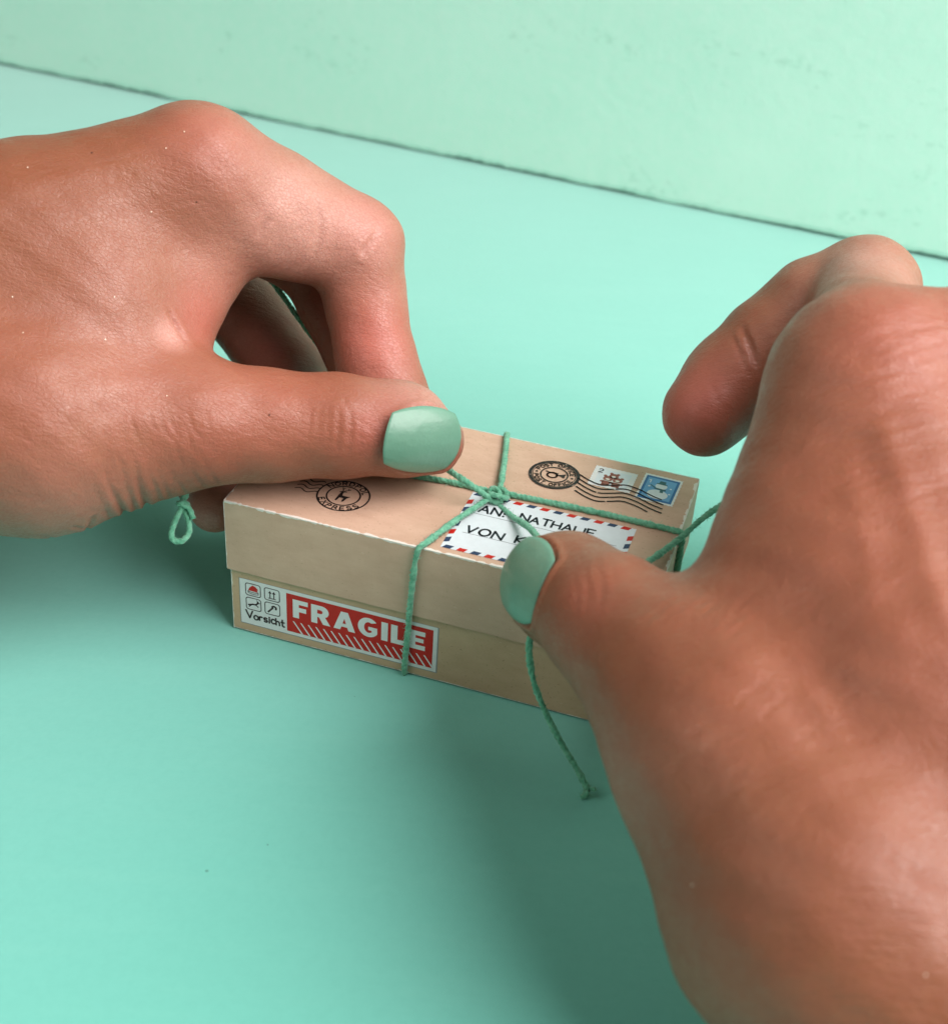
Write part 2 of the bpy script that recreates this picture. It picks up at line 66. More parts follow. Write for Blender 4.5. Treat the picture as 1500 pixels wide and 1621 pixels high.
CREASE_RIGHT = [([[54.12, -84.02, 80.42], [57.1, -98.96, 73.95], [58.38, -115.04, 69.87], [61.34, -127.17, 61.44]], -0.28, 1.7, False), ([[40.69, -112.35, 62.04], [43.99, -124.6, 59.47], [48.96, -131.03, 55.68], [55.73, -139.05, 54.26]], -0.14, 1.5, False), ([[49.61, -87.45, 76.03], [50.68, -106.01, 70.33], [50.52, -117.02, 64.74]], -0.1, 1.3, False), ([[45.11, -28.35, 63.78], [46.77, -32.39, 61.6], [48.35, -34.69, 58.54]], 0.42, 0.6, False), ([[43.73, -28.99, 62.11], [45.16, -32.87, 60.21], [46.93, -35.57, 57.0]], 0.14, 0.5, False), ([[39.74, -34.99, 56.12], [42.09, -38.96, 52.78]], 0.1, 0.6, False), ([[54.03, -25.68, 72.4], [48.2, -63.77, 85.5]], 0.12, 0.6, False), ([[16.38, -85.35, 52.17], [16.98, -94.0, 52.97], [16.59, -99.46, 50.96]], 0.05, 0.42, False), ([[18.36, -86.85, 53.45], [18.84, -95.01, 53.91], [18.25, -100.01, 52.7]], 0.06, 0.42, False), ([[15.0, -86.41, 51.66], [15.47, -94.13, 51.79], [15.24, -98.43, 49.43]], 0.04, 0.4, False), ([[20.33, -88.56, 54.3], [20.59, -95.85, 54.71]], 0.05, 0.42, False), ([[47.47, -91.9, 73.12], [51.89, -91.13, 75.22], [57.05, -91.0, 77.18]], 0.06172101567071029, 0.45, False), ([[44.65, -90.9, 72.07], [49.06, -90.23, 74.39], [54.08, -91.36, 76.03]], 0.05896601942598179, 0.45, False), ([[52.99, -84.3, 79.8], [57.57, -83.37, 81.62], [63.58, -81.54, 82.02]], 0.05426216780141947, 0.45, False), ([[47.47, -90.49, 73.58], [51.86, -90.02, 75.72], [57.03, -89.76, 77.82]], 0.056239581296766934, 0.45, False), ([[56.13, -78.46, 84.63], [61.26, -76.01, 85.83], [67.89, -72.51, 86.04]], 0.09384633245417309, 0.45, False), ([[50.2, -85.87, 77.32], [54.57, -85.42, 79.66], [60.08, -84.68, 80.93]], 0.089823179144674, 0.45, False), ([[50.59, -81.38, 80.71], [55.09, -80.37, 83.18], [60.8, -79.95, 83.57]], 0.05268295960435391, 0.45, False), ([[46.19, -84.93, 75.42], [50.48, -84.72, 78.25], [55.59, -86.2, 79.45]], 0.08405562780589126, 0.45, False), ([[54.9, -76.63, 85.56], [59.99, -74.09, 87.1], [66.65, -70.59, 87.18]], 0.0986348732975901, 0.45, False), ([[46.68, -91.29, 72.95], [51.09, -90.75, 75.05], [56.14, -91.56, 76.64]], 0.05698826115633904, 0.45, False), ([[53.92, -89.67, 76.81], [58.42, -88.72, 78.69], [64.28, -86.87, 79.4]], 0.06175094220407386, 0.45, False), ([[44.43, -87.52, 73.06], [48.77, -87.25, 75.69], [53.8, -88.42, 77.47]], 0.06743358701320049, 0.45, False), ([[55.28, -98.68, 73.66], [59.93, -96.88, 75.16], [65.68, -94.99, 75.86]], 0.09155502593454433, 0.45, False), ([[53.46, -75.95, 85.61], [58.36, -74.25, 87.16], [64.79, -71.76, 87.05]], 0.07166972494171833, 0.45, False), ([[55.11, -80.09, 83.37], [60.04, -78.34, 84.65], [66.57, -75.11, 84.76]], 0.07963134050111144, 0.45, False), ([[51.31, -96.7, 73.25], [55.84, -95.41, 74.92], [61.1, -95.27, 75.95]], 0.06977549495670254, 0.45, False), ([[53.49, -77.97, 84.38], [58.35, -75.94, 86.27], [64.81, -72.86, 86.53]], 0.060120375899820916, 0.45, False), ([[47.13, -94.44, 72.33], [51.66, -92.94, 74.43], [56.66, -94.22, 75.59]], 0.07404960344033218, 0.45, False), ([[46.13, -85.45, 75.04], [50.39, -85.72, 77.53], [55.57, -85.51, 79.91]], 0.07350932817926503, 0.45, False), ([[49.65, -77.34, 83.03], [54.14, -77.14, 85.07], [59.93, -75.95, 86.09]], 0.07143224191787037, 0.45, False), ([[52.43, -75.57, 85.48], [57.25, -74.03, 87.28], [63.72, -70.76, 87.74]], 0.057733663042396965, 0.45, False), ([[45.84, -79.88, 78.15], [50.04, -80.21, 81.25], [55.29, -80.86, 82.89]], 0.06928287404362726, 0.45, False), ([[45.74, -71.81, 82.63], [49.92, -73.18, 85.5], [55.35, -72.83, 87.67]], 0.06270335507029177, 0.45, False), ([[51.11, -90.71, 75.08], [55.52, -89.82, 77.33], [60.91, -89.18, 78.71]], 0.06435264821052031, 0.45, False), ([[55.7, -78.25, 84.7], [60.82, -75.59, 86.15], [67.37, -72.77, 85.97]], 0.05160477546762618, 0.45, False), ([[49.77, -80.72, 80.72], [54.2, -80.61, 82.79], [59.9, -79.24, 84.12]], 0.0968971025418094, 0.45, False), ([[51.76, -85.13, 78.64], [56.22, -84.53, 80.67], [61.94, -83.46, 81.42]], 0.07358658717900438, 0.45, False), ([[56.21, -83.61, 81.25], [61.13, -81.86, 82.4], [67.81, -77.73, 82.7]], 0.08342827347080789, 0.45, False), ([[44.84, -87.04, 73.51], [49.17, -86.79, 76.18], [54.21, -88.03, 77.86]], 0.08646490014851024, 0.45, False), ([[46.11, -85.96, 74.77], [50.41, -85.69, 77.56], [55.54, -86.26, 79.46]], 0.051246516248106985, 0.45, False), ([[49.75, -95.06, 73.16], [54.29, -93.6, 75.1], [59.52, -93.19, 76.68]], 0.07005353827464321, 0.45, False), ([[51.06, -87.78, 76.59], [55.43, -87.59, 78.57], [60.96, -86.43, 80.02]], 0.0655919656844721, 0.45, False), ([[47.56, -84.81, 76.41], [51.85, -84.75, 78.98], [57.13, -84.74, 80.72]], 0.08661738522113116, 0.45, False), ([[47.15, -89.54, 73.78], [51.51, -89.26, 75.99], [56.67, -89.1, 78.09]], 0.06202665797458793, 0.45, False), ([[42.07, -141.5, 40.47], [43.31, -141.66, 43.68], [45.3, -141.64, 46.01]], 0.042637155147327375, 0.42, False), ([[39.88, -129.24, 57.57], [41.94, -127.22, 58.42], [44.55, -125.73, 59.24]], 0.04677451018611495, 0.42, False), ([[51.28, -113.08, 68.36], [53.35, -111.27, 69.64], [56.06, -109.84, 70.69]], 0.05050368055633274, 0.42, False), ([[25.3, -131.2, 39.71], [27.08, -133.45, 44.63]], 0.06703586349583082, 0.42, False), ([[34.3, -107.97, 60.57], [36.43, -105.92, 61.79], [38.96, -105.34, 63.57]], 0.05142084778369538, 0.42, False), ([[38.29, -142.8, 38.57], [40.05, -141.66, 40.23], [42.44, -140.75, 41.55]], 0.04254093812179261, 0.42, False), ([[36.25, -125.31, 58.1], [38.26, -123.43, 59.16], [40.93, -121.81, 59.92]], 0.07055151007740486, 0.42, False), ([[23.81, -106.37, 56.78], [25.96, -104.09, 57.86], [28.81, -102.25, 58.73]], 0.06228900075790074, 0.42, False), ([[47.97, -130.64, 56.24], [49.72, -129.5, 57.9], [52.11, -128.59, 59.22]], 0.04109889123489328, 0.42, False), ([[50.07, -114.4, 66.66], [51.85, -113.36, 68.51], [54.44, -112.17, 69.72]], 0.042025222769240755, 0.42, False), ([[28.79, -106.95, 58.94], [31.05, -104.22, 59.65], [33.79, -102.93, 60.93]], 0.04520472819402036, 0.42, False), ([[33.78, -108.88, 60.37], [35.96, -106.61, 61.4], [38.52, -105.87, 63.06]], 0.05428593529342266, 0.42, False), ([[28.25, -125.48, 54.15], [30.01, -124.51, 56.07], [32.42, -123.8, 57.64]], 0.07439192600791694, 0.42, False), ([[30.84, -107.56, 59.56], [33.08, -105.02, 60.41], [35.73, -104.03, 61.9]], 0.07796878992064568, 0.42, False), ([[26.18, -127.49, 49.89], [27.81, -127.13, 52.42], [30.08, -126.97, 54.53]], 0.04924388573391368, 0.42, False), ([[32.51, -131.64, 53.4], [34.27, -130.5, 55.08], [36.65, -129.66, 56.48]], 0.05715612921873426, 0.42, False), ([[23.21, -118.68, 52.83], [24.97, -118.08, 55.16], [27.37, -117.84, 57.21]], 0.05449644959008248, 0.42, False), ([[24.25, -126.73, 46.89], [25.81, -126.89, 49.99], [28.02, -127.19, 52.58]], 0.053214881824923586, 0.42, False), ([[48.63, -133.98, 53.48], [50.74, -131.99, 54.28], [53.13, -131.08, 55.6]], 0.04049783651926969, 0.42, False), ([[47.63, -119.28, 61.46], [49.46, -118.09, 63.19], [51.94, -117.14, 64.56]], 0.06337677795267396, 0.42, False), ([[21.82, -123.37, 43.32], [23.26, -124.62, 47.58], [25.4, -125.55, 50.84]], 0.07307692115401171, 0.42, False), ([[35.13, -133.04, 52.75], [36.89, -131.9, 54.41], [39.28, -130.99, 55.73]], 0.0690733262845685, 0.42, False), ([[31.8, -134.44, 50.72], [33.56, -133.3, 52.38], [35.95, -132.39, 53.7]], 0.04381188102607724, 0.42, False), ([[43.23, -141.92, 42.87], [44.6, -141.69, 45.56], [46.77, -141.21, 47.33]], 0.061212491573668676, 0.42, False), ([[29.8, -127.57, 53.89], [31.56, -126.55, 55.73], [33.96, -125.78, 57.23]], 0.0468478168936276, 0.42, False), ([[46.25, -120.69, 62.04], [48.49, -118.36, 62.79], [50.97, -117.42, 64.17]], 0.06837737326146157, 0.42, False), ([[24.12, -119.41, 53.72], [25.9, -118.6, 55.85], [28.32, -118.23, 57.77]], 0.057848609019721636, 0.42, False), ([[25.88, -132.34, 41.51], [27.74, -134.02, 45.75]], 0.07754150284366589, 0.42, False), ([[45.78, -124.25, 60.14], [47.61, -122.97, 61.73], [49.85, -122.54, 63.51]], 0.07179102791233577, 0.42, False), ([[24.94, -107.65, 57.29], [27.07, -105.42, 58.38], [29.91, -103.62, 59.26]], 0.044728112320150365, 0.42, False), ([[28.65, -109.27, 58.81], [30.87, -106.68, 59.59], [33.65, -105.13, 60.64]], 0.05268299384290875, 0.42, False), ([[33.31, -133.25, 52.45], [35.07, -132.1, 54.12], [37.46, -131.19, 55.44]], 0.07659966296800744, 0.42, False), ([[28.79, -107.76, 58.94], [31.03, -105.07, 59.67], [33.8, -103.66, 60.84]], 0.058439884959526914, 0.42, False), ([[43.28, -111.3, 63.88], [45.12, -110.22, 65.76], [47.51, -109.73, 67.54]], 0.05736617987499438, 0.42, False), ([[26.6, -119.99, 56.01], [28.46, -118.75, 57.73], [30.97, -117.85, 59.17]], 0.057656987919935385, 0.42, False), ([[32.73, -111.39, 60.09], [34.99, -108.69, 60.74], [37.67, -107.48, 62.02]], 0.07070003767847485, 0.42, False), ([[33.27, -123.4, 58.13], [35.24, -121.64, 59.33], [37.9, -120.06, 60.15]], 0.07745185081976252, 0.42, False), ([[43.51, -132.35, 53.75], [45.27, -131.21, 55.41], [47.66, -130.3, 56.74]], 0.06130404605666076, 0.42, False), ([[47.49, -136.53, 52.81], [49.49, -134.77, 53.8], [52.49, -132.43, 53.64]], 0.07878660872323019, 0.42, False), ([[43.8, -132.79, 53.13], [45.55, -131.64, 54.79], [47.95, -130.73, 56.11]], 0.06384062022018874, 0.42, False), ([[34.43, -138.87, 44.28], [36.19, -137.73, 45.94], [38.58, -136.82, 47.26]], 0.04414252195563285, 0.42, False), ([[41.58, -141.85, 39.95], [43.08, -141.36, 42.39], [44.84, -141.93, 45.43]], 0.07257035459593167, 0.42, False), ([[43.05, -136.09, 49.06], [44.37, -136.05, 51.88], [46.59, -135.48, 53.53]], 0.05677829137012308, 0.42, False), ([[28.9, -138.94, 44.09], [30.64, -137.83, 45.79], [33.03, -136.92, 47.11]], 0.04209245151506582, 0.42, False), ([[32.78, -113.63, 60.11], [35.04, -110.89, 60.68], [37.8, -109.28, 61.63]], 0.07912039876016493, 0.42, False)]
TINT_RIGHT = [([49.03, -107.4, 69.19], 40, 'd', 0.55), ([42.28, -132.15, 54.05], 42, 'd', 0.6), ([51.92, -144.27, 46.93], 45, 'd', 0.5), ([55.86, -116.02, 66.42], 40, 'd', 0.4), ([37.69, -38.34, 52.72], 12, 'r', 0.9), ([44.18, -37.02, 55.04], 10, 'r', 0.6), ([62.94, -33.16, 80.0], 14, 'p', 0.6), ([59.57, -73.79, 87.29], 22, 'r', 0.5), ([57.14, -108.99, 71.09], 40, 'r', 0.35), ([22.18, -111.5, 54.28], 18, 'd', 0.5), ([29.23, -130.52, 51.08], 28, 'd', 0.4), ([21.42, -122.45, 41.96], 10, 'p', 0.3), ([53.92, -147.07, 45.07], 30, 'd', 0.2), ([16.97, -97.29, 52.12], 9, 'r', 0.4)]  # dark blobs paint shade onto the back of the hand
SPECK_RIGHT = [([29.48, -139.1, 43.95], [-0.867, -0.344, 0.36], 'w'), ([53.31, -148.05, 44.26], [0.013, -0.763, 0.646], 'w')]
CORDS = {'held': [[45.95, 18.38, 30.37], [44.02, 17.06, 32.65], [41.16, 16.05, 35.02], [37.64, 17.76, 35.29], [32.96, 22.06, 34.34], [27.48, 24.75, 36.75], [13.8, 38.45, 33.11], [0.42, 48.69, 35.11], [-8.12, 52.65, 40.52], [-16.81, 56.79, 46.24], [-23.7, 54.12, 52.3], [-24.3, 40.75, 47.96], [-18.61, 23.46, 39.18], [-12.64, 10.9, 33.36], [-7.97, 1.16, 30.24], [-7.48, -1.37, 29.15]], 'tail': [[46.55, 18.44, 30.21], [50.59, 14.56, 30.95], [55.17, 8.81, 33.45], [58.88, 2.47, 35.44], [61.28, -1.44, 33.45], [62.06, -6.45, 30.54], [61.9, -10.35, 28.68], [61.92, -12.44, 26.63], [62.6, -13.88, 23.47], [64.09, -14.71, 19.06], [66.66, -15.16, 13.9], [70.27, -16.01, 8.62], [73.55, -16.74, 4.52], [75.75, -17.83, 2.14]], 'pull': [[61.07, -2.24, 33.28], [66.1, -5.52, 33.75], [71.84, -2.5, 33.94], [75.07, 4.21, 33.21], [77.42, 10.44, 32.15], [80.4, 18.51, 31.66], [83.67, 23.67, 34.04], [87.38, 25.78, 37.28], [92.62, 29.32, 40.15], [100.8, 34.92, 41.18], [108.33, 40.45, 40.63], [112.27, 43.51, 39.81]]}
LOOP_X = [0.949, 0.311, 0.057]
LOOP_Z = [-0.221, 0.525, 0.822]

# ------------------------------------------------------------------ helpers
def link(name, me, mat=None, parent=None, smooth=False):
    o = bpy.data.objects.new(name, me); COL.objects.link(o)
    if mat: me.materials.append(mat)
    if parent: o.parent = parent
    if smooth:
        me.polygons.foreach_set('use_smooth', [True] * len(me.polygons))
    return o

def mesh(name, verts, faces):
    me = bpy.data.meshes.new(name)
    me.from_pydata([tuple(float(c) for c in v) for v in verts], [], [tuple(int(i) for i in f) for f in faces]); me.update()
    return me

def empty(name, loc=(0, 0, 0), rz=0.0):
    o = bpy.data.objects.new(name, None); COL.objects.link(o)
    o.location = loc; o.rotation_euler = (0, 0, rz); o.empty_display_size = 0.01
    return o

def tag(o, label=None, cat=None, group=None, kind=None):
    if label: o['label'] = label
    if cat: o['category'] = cat
    if group: o['group'] = group
    if kind: o['kind'] = kind
    return o

class N:
    """small node-tree writer"""
    def __init__(self, name):
        self.m = bpy.data.materials.new(name); self.m.use_nodes = True
        self.t = self.m.node_tree; self.b = self.t.nodes['Principled BSDF']
        self.co = self.t.nodes.new('ShaderNodeTexCoord')
    def n(self, kind, **kw):
        x = self.t.nodes.new(kind)
        for k, v in kw.items():
            if k.startswith('i_'): x.inputs[k[2:].replace('_', ' ')].default_value = v
            else: setattr(x, k, v)
        return x
    def l(self, a, b): self.t.links.new(a, b)
    def set(self, **kw):
        for k, v in kw.items(): self.b.inputs[k.replace('_', ' ')].default_value = v
    def noise(self, scale, detail=4, rough=.55, vec=None, dist=0.0):
        x = self.n('ShaderNodeTexNoise'); x.inputs['Scale'].default_value = scale
        x.inputs['Detail'].default_value = detail; x.inputs['Roughness'].default_value = rough
        x.inputs['Distortion'].default_value = dist
        self.l(vec or self.co.outputs['Object'], x.inputs['Vector']); return x.outputs['Fac']
    def ramp(self, fac, stops):
        x = self.n('ShaderNodeValToRGB'); self.l(fac, x.inputs[0]); e = x.color_ramp.elements
        while len(e) < len(stops): e.new(.5)
        for q, (p, c) in zip(e, stops):
            q.position = p; q.color = (c if len(c) == 4 else (*c, 1)) if hasattr(c, '__len__') else (c, c, c, 1)
        return x.outputs[0]
    def mix(self, fac, a, b, mode='MIX'):
        x = self.n('ShaderNodeMix', data_type='RGBA', blend_type=mode)
        for sock, v in ((x.inputs[0], fac), (x.inputs[6], a), (x.inputs[7], b)):
            if hasattr(v, 'is_linked'): self.l(v, sock)
            elif hasattr(v, '__len__'): sock.default_value = (*v, 1) if len(v) == 3 else v
            else: sock.default_value = v
        return x.outputs[2]
    def math(self, op, a, b=None):
        x = self.n('ShaderNodeMath', operation=op)
        for s, v in zip(x.inputs, (a, b)):
            if v is None: continue
            if hasattr(v, 'is_linked'): self.l(v, s)
            else: s.default_value = v
        return x.outputs[0]
    def bump(self, height, strength, dist, prev=None):
        x = self.n('ShaderNodeBump'); x.inputs['Strength'].default_value = strength; x.inputs['Distance'].default_value = dist
        self.l(height, x.inputs['Height'])
        if prev: self.l(prev, x.inputs['Normal'])
        return x.outputs[0]

def srgb(r, g, b):
    f = lambda c: (c / 255 / 12.92) if c <= 10 else ((c / 255 + .055) / 1.055) ** 2.4
    return (f(r), f(g), f(b))

# ------------------------------------------------------------------ materials
def mat_table():
    k = N('mint_paint')
    c = k.mix(k.ramp(k.noise(9, 3), [(.3, 0), (.7, 1)]), srgb(104, 192, 176), srgb(110, 195, 181))
    sp = k.ramp(k.noise(420, 2, .5), [(.16, 1), (.2, 0)])
    c = k.mix(sp, c, srgb(72, 170, 140))
    c = k.mix(k.math('MULTIPLY', k.ramp(k.noise(520, 5, .75), [(.42, 0), (.7, 1)]), .16), c, srgb(84, 172, 156))
    vo = k.n('ShaderNodeTexVoronoi'); vo.inputs['Scale'].default_value = 105; k.l(k.co.outputs['Object'], vo.inputs['Vector'])
    sc = k.n('ShaderNodeSeparateColor'); k.l(vo.outputs['Color'], sc.inputs[0])
    size = k.math('MULTIPLY', k.math('GREATER_THAN', sc.outputs[0], .55), k.math('MULTIPLY', sc.outputs[1], .03))
    c = k.mix(k.math('MULTIPLY', k.math('LESS_THAN', vo.outputs['Distance'], size), .75), c, srgb(52, 128, 110))
    mpt = k.n('ShaderNodeMapping'); k.l(k.co.outputs['Object'], mpt.inputs[0]); mpt.inputs['Scale'].default_value = (.35, 3.2, 1); mpt.inputs['Rotation'].default_value = (0, 0, .5)
    c = k.mix(k.math('MULTIPLY', k.ramp(k.noise(60, 6, .7, mpt.outputs[0]), [(.5, 0), (.75, 1)]), .12), c, srgb(136, 212, 194))
    k.l(c, k.b.inputs['Base Color'])
    k.set(Roughness=.5); k.b.inputs['Specular IOR Level'].default_value = .3
    k.b.inputs['Sheen Weight'].default_value = .8; k.b.inputs['Sheen Roughness'].default_value = .55
    k.l(k.bump(k.noise(900, 4), .10, .0004, k.bump(k.noise(40, 3), .08, .002)), k.b.inputs['Normal'])
    return k.m
def mat_wall():
    k = N('mint_plaster')
    base = k.mix(k.ramp(k.noise(7, 5, .6), [(.35, 0), (.68, 1)]), srgb(194, 240, 222), srgb(210, 246, 230))
    grain = k.noise(260, 6, .7)
    base = k.mix(k.ramp(grain, [(.3, .0), (.42, 0.0), (.75, .6)]), base, srgb(214, 243, 230))
    mp = k.n('ShaderNodeMapping'); k.l(k.co.outputs['Object'], mp.inputs[0]); mp.inputs['Scale'].default_value = (.6, 1, 1.6)
    scuff = k.math('MULTIPLY', k.ramp(k.noise(34, 8, .75, mp.outputs[0], .6), [(.57, 0), (.63, 1)]), k.ramp(k.noise(300, 3), [(.48, 0), (.6, 1)]))
    base = k.mix(k.math('MULTIPLY', scuff, .2), base, srgb(92, 172, 142))
    k.l(base, k.b.inputs['Base Color']); k.set(Roughness=.7)
    n1 = k.bump(k.noise(60, 6, .65), .16, .0012)
    k.l(k.bump(grain, .4, .0004, n1), k.b.inputs['Normal'])
    return k.m
def mat_kraft(name, a, b, rough=.75):
    k = N(name)
    mp = k.n('ShaderNodeMapping'); k.l(k.co.outputs['Object'], mp.inputs[0]); mp.inputs['Scale'].default_value = (1, 2.2, 2.2)
    c = k.mix(k.ramp(k.noise(140, 5, .65, mp.outputs[0]), [(.3, 0), (.7, 1)]), a, b)
    fl = k.ramp(k.noise(1600, 3, .6, mp.outputs[0]), [(.28, 1), (.36, 0)])
    c = k.mix(k.math('MULTIPLY', fl, .6), c, srgb(132, 104, 76))
    fl2 = k.ramp(k.noise(900, 2, .5, mp.outputs[0]), [(.68, 0), (.76, 1)])
    c = k.mix(k.math('MULTIPLY', fl2, .4), c, srgb(228, 206, 182))
    k.l(c, k.b.inputs['Base Color']); k.set(Roughness=rough)
    k.l(k.bump(k.noise(1100, 5, .6), .3, .00015, k.bump(k.noise(70, 3), .22, .0012)), k.b.inputs['Normal'])
    return k.m
def mat_plain(name, col, rough=.6, spec=.4, var=.06, scale=900):
    k = N(name)
    d = tuple(max(0, c * (1 - var * 2)) for c in col)
    k.l(k.mix(k.noise(scale, 3), d, col), k.b.inputs['Base Color'])
    k.set(Roughness=rough); k.b.inputs['Specular IOR Level'].default_value = spec
    return k.m
def mat_ink(name, col, wear=.4, under=(.6, .48, .38)):
    k = N(name)
    k.l(k.mix(k.ramp(k.noise(1300, 4, .7), [(wear - .06, 1), (wear + .02, 0)]), col, under), k.b.inputs['Base Color'])
    k.set(Roughness=.65); return k.m
def mat_twine():
    k = N('mint_cotton')
    c = k.mix(k.ramp(k.noise(700, 4, .7), [(.3, 0), (.7, 1)]), srgb(72, 156, 122), srgb(134, 204, 172))
    k.l(c, k.b.inputs['Base Color']); k.set(Roughness=.9)
    k.b.inputs['Sheen Weight'].default_value = .35
    mp = k.n('ShaderNodeMapping'); k.l(k.co.outputs['Object'], mp.inputs[0]); mp.inputs['Scale'].default_value = (1, 1, 1)
    k.l(k.bump(k.noise(3200, 5, .7, mp.outputs[0]), .7, .0002), k.b.inputs['Normal'])
    return k.m
def mat_nail():
    k = N('mint_nail_polish')
    k.l(k.mix(k.noise(260, 3), srgb(100, 147, 125), srgb(110, 156, 134)), k.b.inputs['Base Color'])
    k.set(Roughness=.42); k.b.inputs['Coat Weight'].default_value = .3; k.b.inputs['Coat Roughness'].default_value = .14
    nb = k.bump(k.noise(210, 4, .6), .3, .0009)
    k.l(k.bump(k.noise(900, 3, .6), .2, .0003, nb), k.b.inputs['Normal'])
    return k.m
def mat_skin(name, seed, line_axis, fine=1.0):
    k = N(name)
    mp0 = k.n('ShaderNodeMapping'); k.l(k.co.outputs['Object'], mp0.inputs[0]); mp0.inputs['Location'].default_value = (seed, seed * .7, 0)
    vec = mp0.outputs[0]
    big = k.ramp(k.noise(55, 4, .6, vec), [(.3, 0), (.7, 1)])
    c = k.mix(big, srgb(133, 78, 50), srgb(152, 98, 70))
    mott = k.ramp(k.noise(330, 5, .7, vec), [(.35, 0), (.65, 1)])
    c = k.mix(k.math('MULTIPLY', mott, .45), c, srgb(138, 76, 52))
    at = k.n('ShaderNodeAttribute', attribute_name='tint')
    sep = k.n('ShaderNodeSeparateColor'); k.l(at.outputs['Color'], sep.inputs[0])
    c = k.mix(k.math('MULTIPLY', sep.outputs[1], .8), c, srgb(212, 160, 147))      # pale palm-side skin; on the gap fingers it also stands in for missing warm light
    c = k.mix(k.math('MULTIPLY', sep.outputs[0], .75), c, srgb(188, 98, 86))     # flushed skin; on the gap fingers it also stands in for missing warm light
    c = k.mix(k.math('MULTIPLY', sep.outputs[2], .7), c, srgb(128, 72, 42))      # browner skin; on the right hand it paints in shade
    # fine crossing skin lines
    mp = k.n('ShaderNodeMapping'); k.l(vec, mp.inputs[0]); mp.inputs['Rotation'].default_value = line_axis
    mp.inputs['Scale'].default_value = (1.0, 2.6, 1.6)
    dn = k.n('ShaderNodeTexNoise'); k.l(mp.outputs[0], dn.inputs['Vector']); dn.inputs['Scale'].default_value = 180
    wob = k.n('ShaderNodeMix', data_type='VECTOR'); wob.inputs[0].default_value = .0016
    k.l(mp.outputs[0], wob.inputs[4]); k.l(dn.outputs['Color'], wob.inputs[5])
    vo = k.n('ShaderNodeTexVoronoi', feature='DISTANCE_TO_EDGE'); vo.inputs['Scale'].default_value = 900; vo.inputs['Randomness'].default_value = .95
    k.l(wob.outputs[1], vo.inputs['Vector'])
    lines = k.ramp(vo.outputs['Distance'], [(0.0, 0), (.16, 1)])
    mp2 = k.n('ShaderNodeMapping'); k.l(vec, mp2.inputs[0]); mp2.inputs['Rotation'].default_value = (line_axis[0], line_axis[1], line_axis[2] + .9)
    mp2.inputs['Scale'].default_value = (.5, 3.4, 1.5)
    streak = k.ramp(k.noise(640, 3, .6, mp2.outputs[0]), [(.38, 0), (.62, 1)])
    pore = k.noise(2600, 3, .6, vec)
    c = k.mix(k.math('MULTIPLY', k.math('SUBTRACT', 1.0, lines), .30 * fine), c, srgb(150, 84, 62))
    k.l(c, k.b.inputs['Base Color'])
    n1 = k.bump(lines, .28 * fine, .00010)
    n2 = k.bump(streak, .22 * fine, .00014, n1)
    n3 = k.bump(pore, .35 * fine, .00010, n2)
    n4 = k.bump(k.noise(150, 4, .55, vec), .3, .0008, n3)
    n4 = k.bump(k.ramp(k.noise(260, 4, .6, mp2.outputs[0]), [(.4, 0), (.6, 1)]), .12, .0004, n4)
    k.l(n4, k.b.inputs['Normal'])
    ro = k.n('ShaderNodeMapRange'); k.l(mott, ro.inputs[0]); ro.inputs[3].default_value = .34; ro.inputs[4].default_value = .50
    k.l(k.math('ADD', ro.outputs[0], k.math('MULTIPLY', k.math('SUBTRACT', 1.0, lines), .16)), k.b.inputs['Roughness'])
    k.b.inputs['Specular IOR Level'].default_value = .55
    k.b.inputs['Subsurface Weight'].default_value = .22
    k.b.inputs['Subsurface Radius'].default_value = (1.0, .32, .18)
    k.b.inputs['Subsurface Scale'].default_value = .0028
    return k.m

M = dict(
    table=mat_table(), wall=mat_wall(),
    kraft=mat_kraft('kraft_card', srgb(200, 165, 141), srgb(212, 179, 155)),
    kraft_in=mat_kraft('kraft_base', srgb(196, 163, 131), srgb(208, 176, 144)),
    core=mat_plain('white_paper_core', srgb(238, 232, 222), .85),
    sticker=mat_plain('sticker_white', srgb(236, 236, 236), .5),
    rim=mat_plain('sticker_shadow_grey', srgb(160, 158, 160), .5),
    red=mat_plain('print_red', srgb(206, 30, 18), .5, var=.1),
    blue=mat_plain('print_blue', srgb(46, 110, 172), .5),
    paleblue=mat_plain('print_pale_blue', srgb(108, 168, 218), .5),
    snow=mat_plain('print_white', srgb(226, 234, 240), .5),
    brown=mat_plain('print_brown', srgb(158, 92, 78), .5),
    teal=mat_plain('print_teal', srgb(40, 96, 104), .5),
    navy=mat_plain('print_navy', srgb(44, 62, 96), .5),
    grey=mat_plain('print_grey', srgb(124, 130, 138), .5),
    black=mat_ink('stamp_ink', srgb(30, 22, 20), .36),
    pen=mat_plain('pen_ink', srgb(22, 30, 40), .5),
    dark=mat_plain('print_dark', srgb(64, 44, 46), .5),
    twine=mat_twine(), nail=mat_nail(),
    skin_a=mat_skin('skin_near_window', .013, (0.3, -0.4, 0.25), 1.0),
    skin_b=mat_skin('skin_reaching', .171, (0.2, 0.5, 1.2), 1.0),
    glit=mat_plain('glitter', srgb(236, 214, 192), .2, .8, 0),
    mole=mat_plain('mole', srgb(98, 56, 42), .6),
)

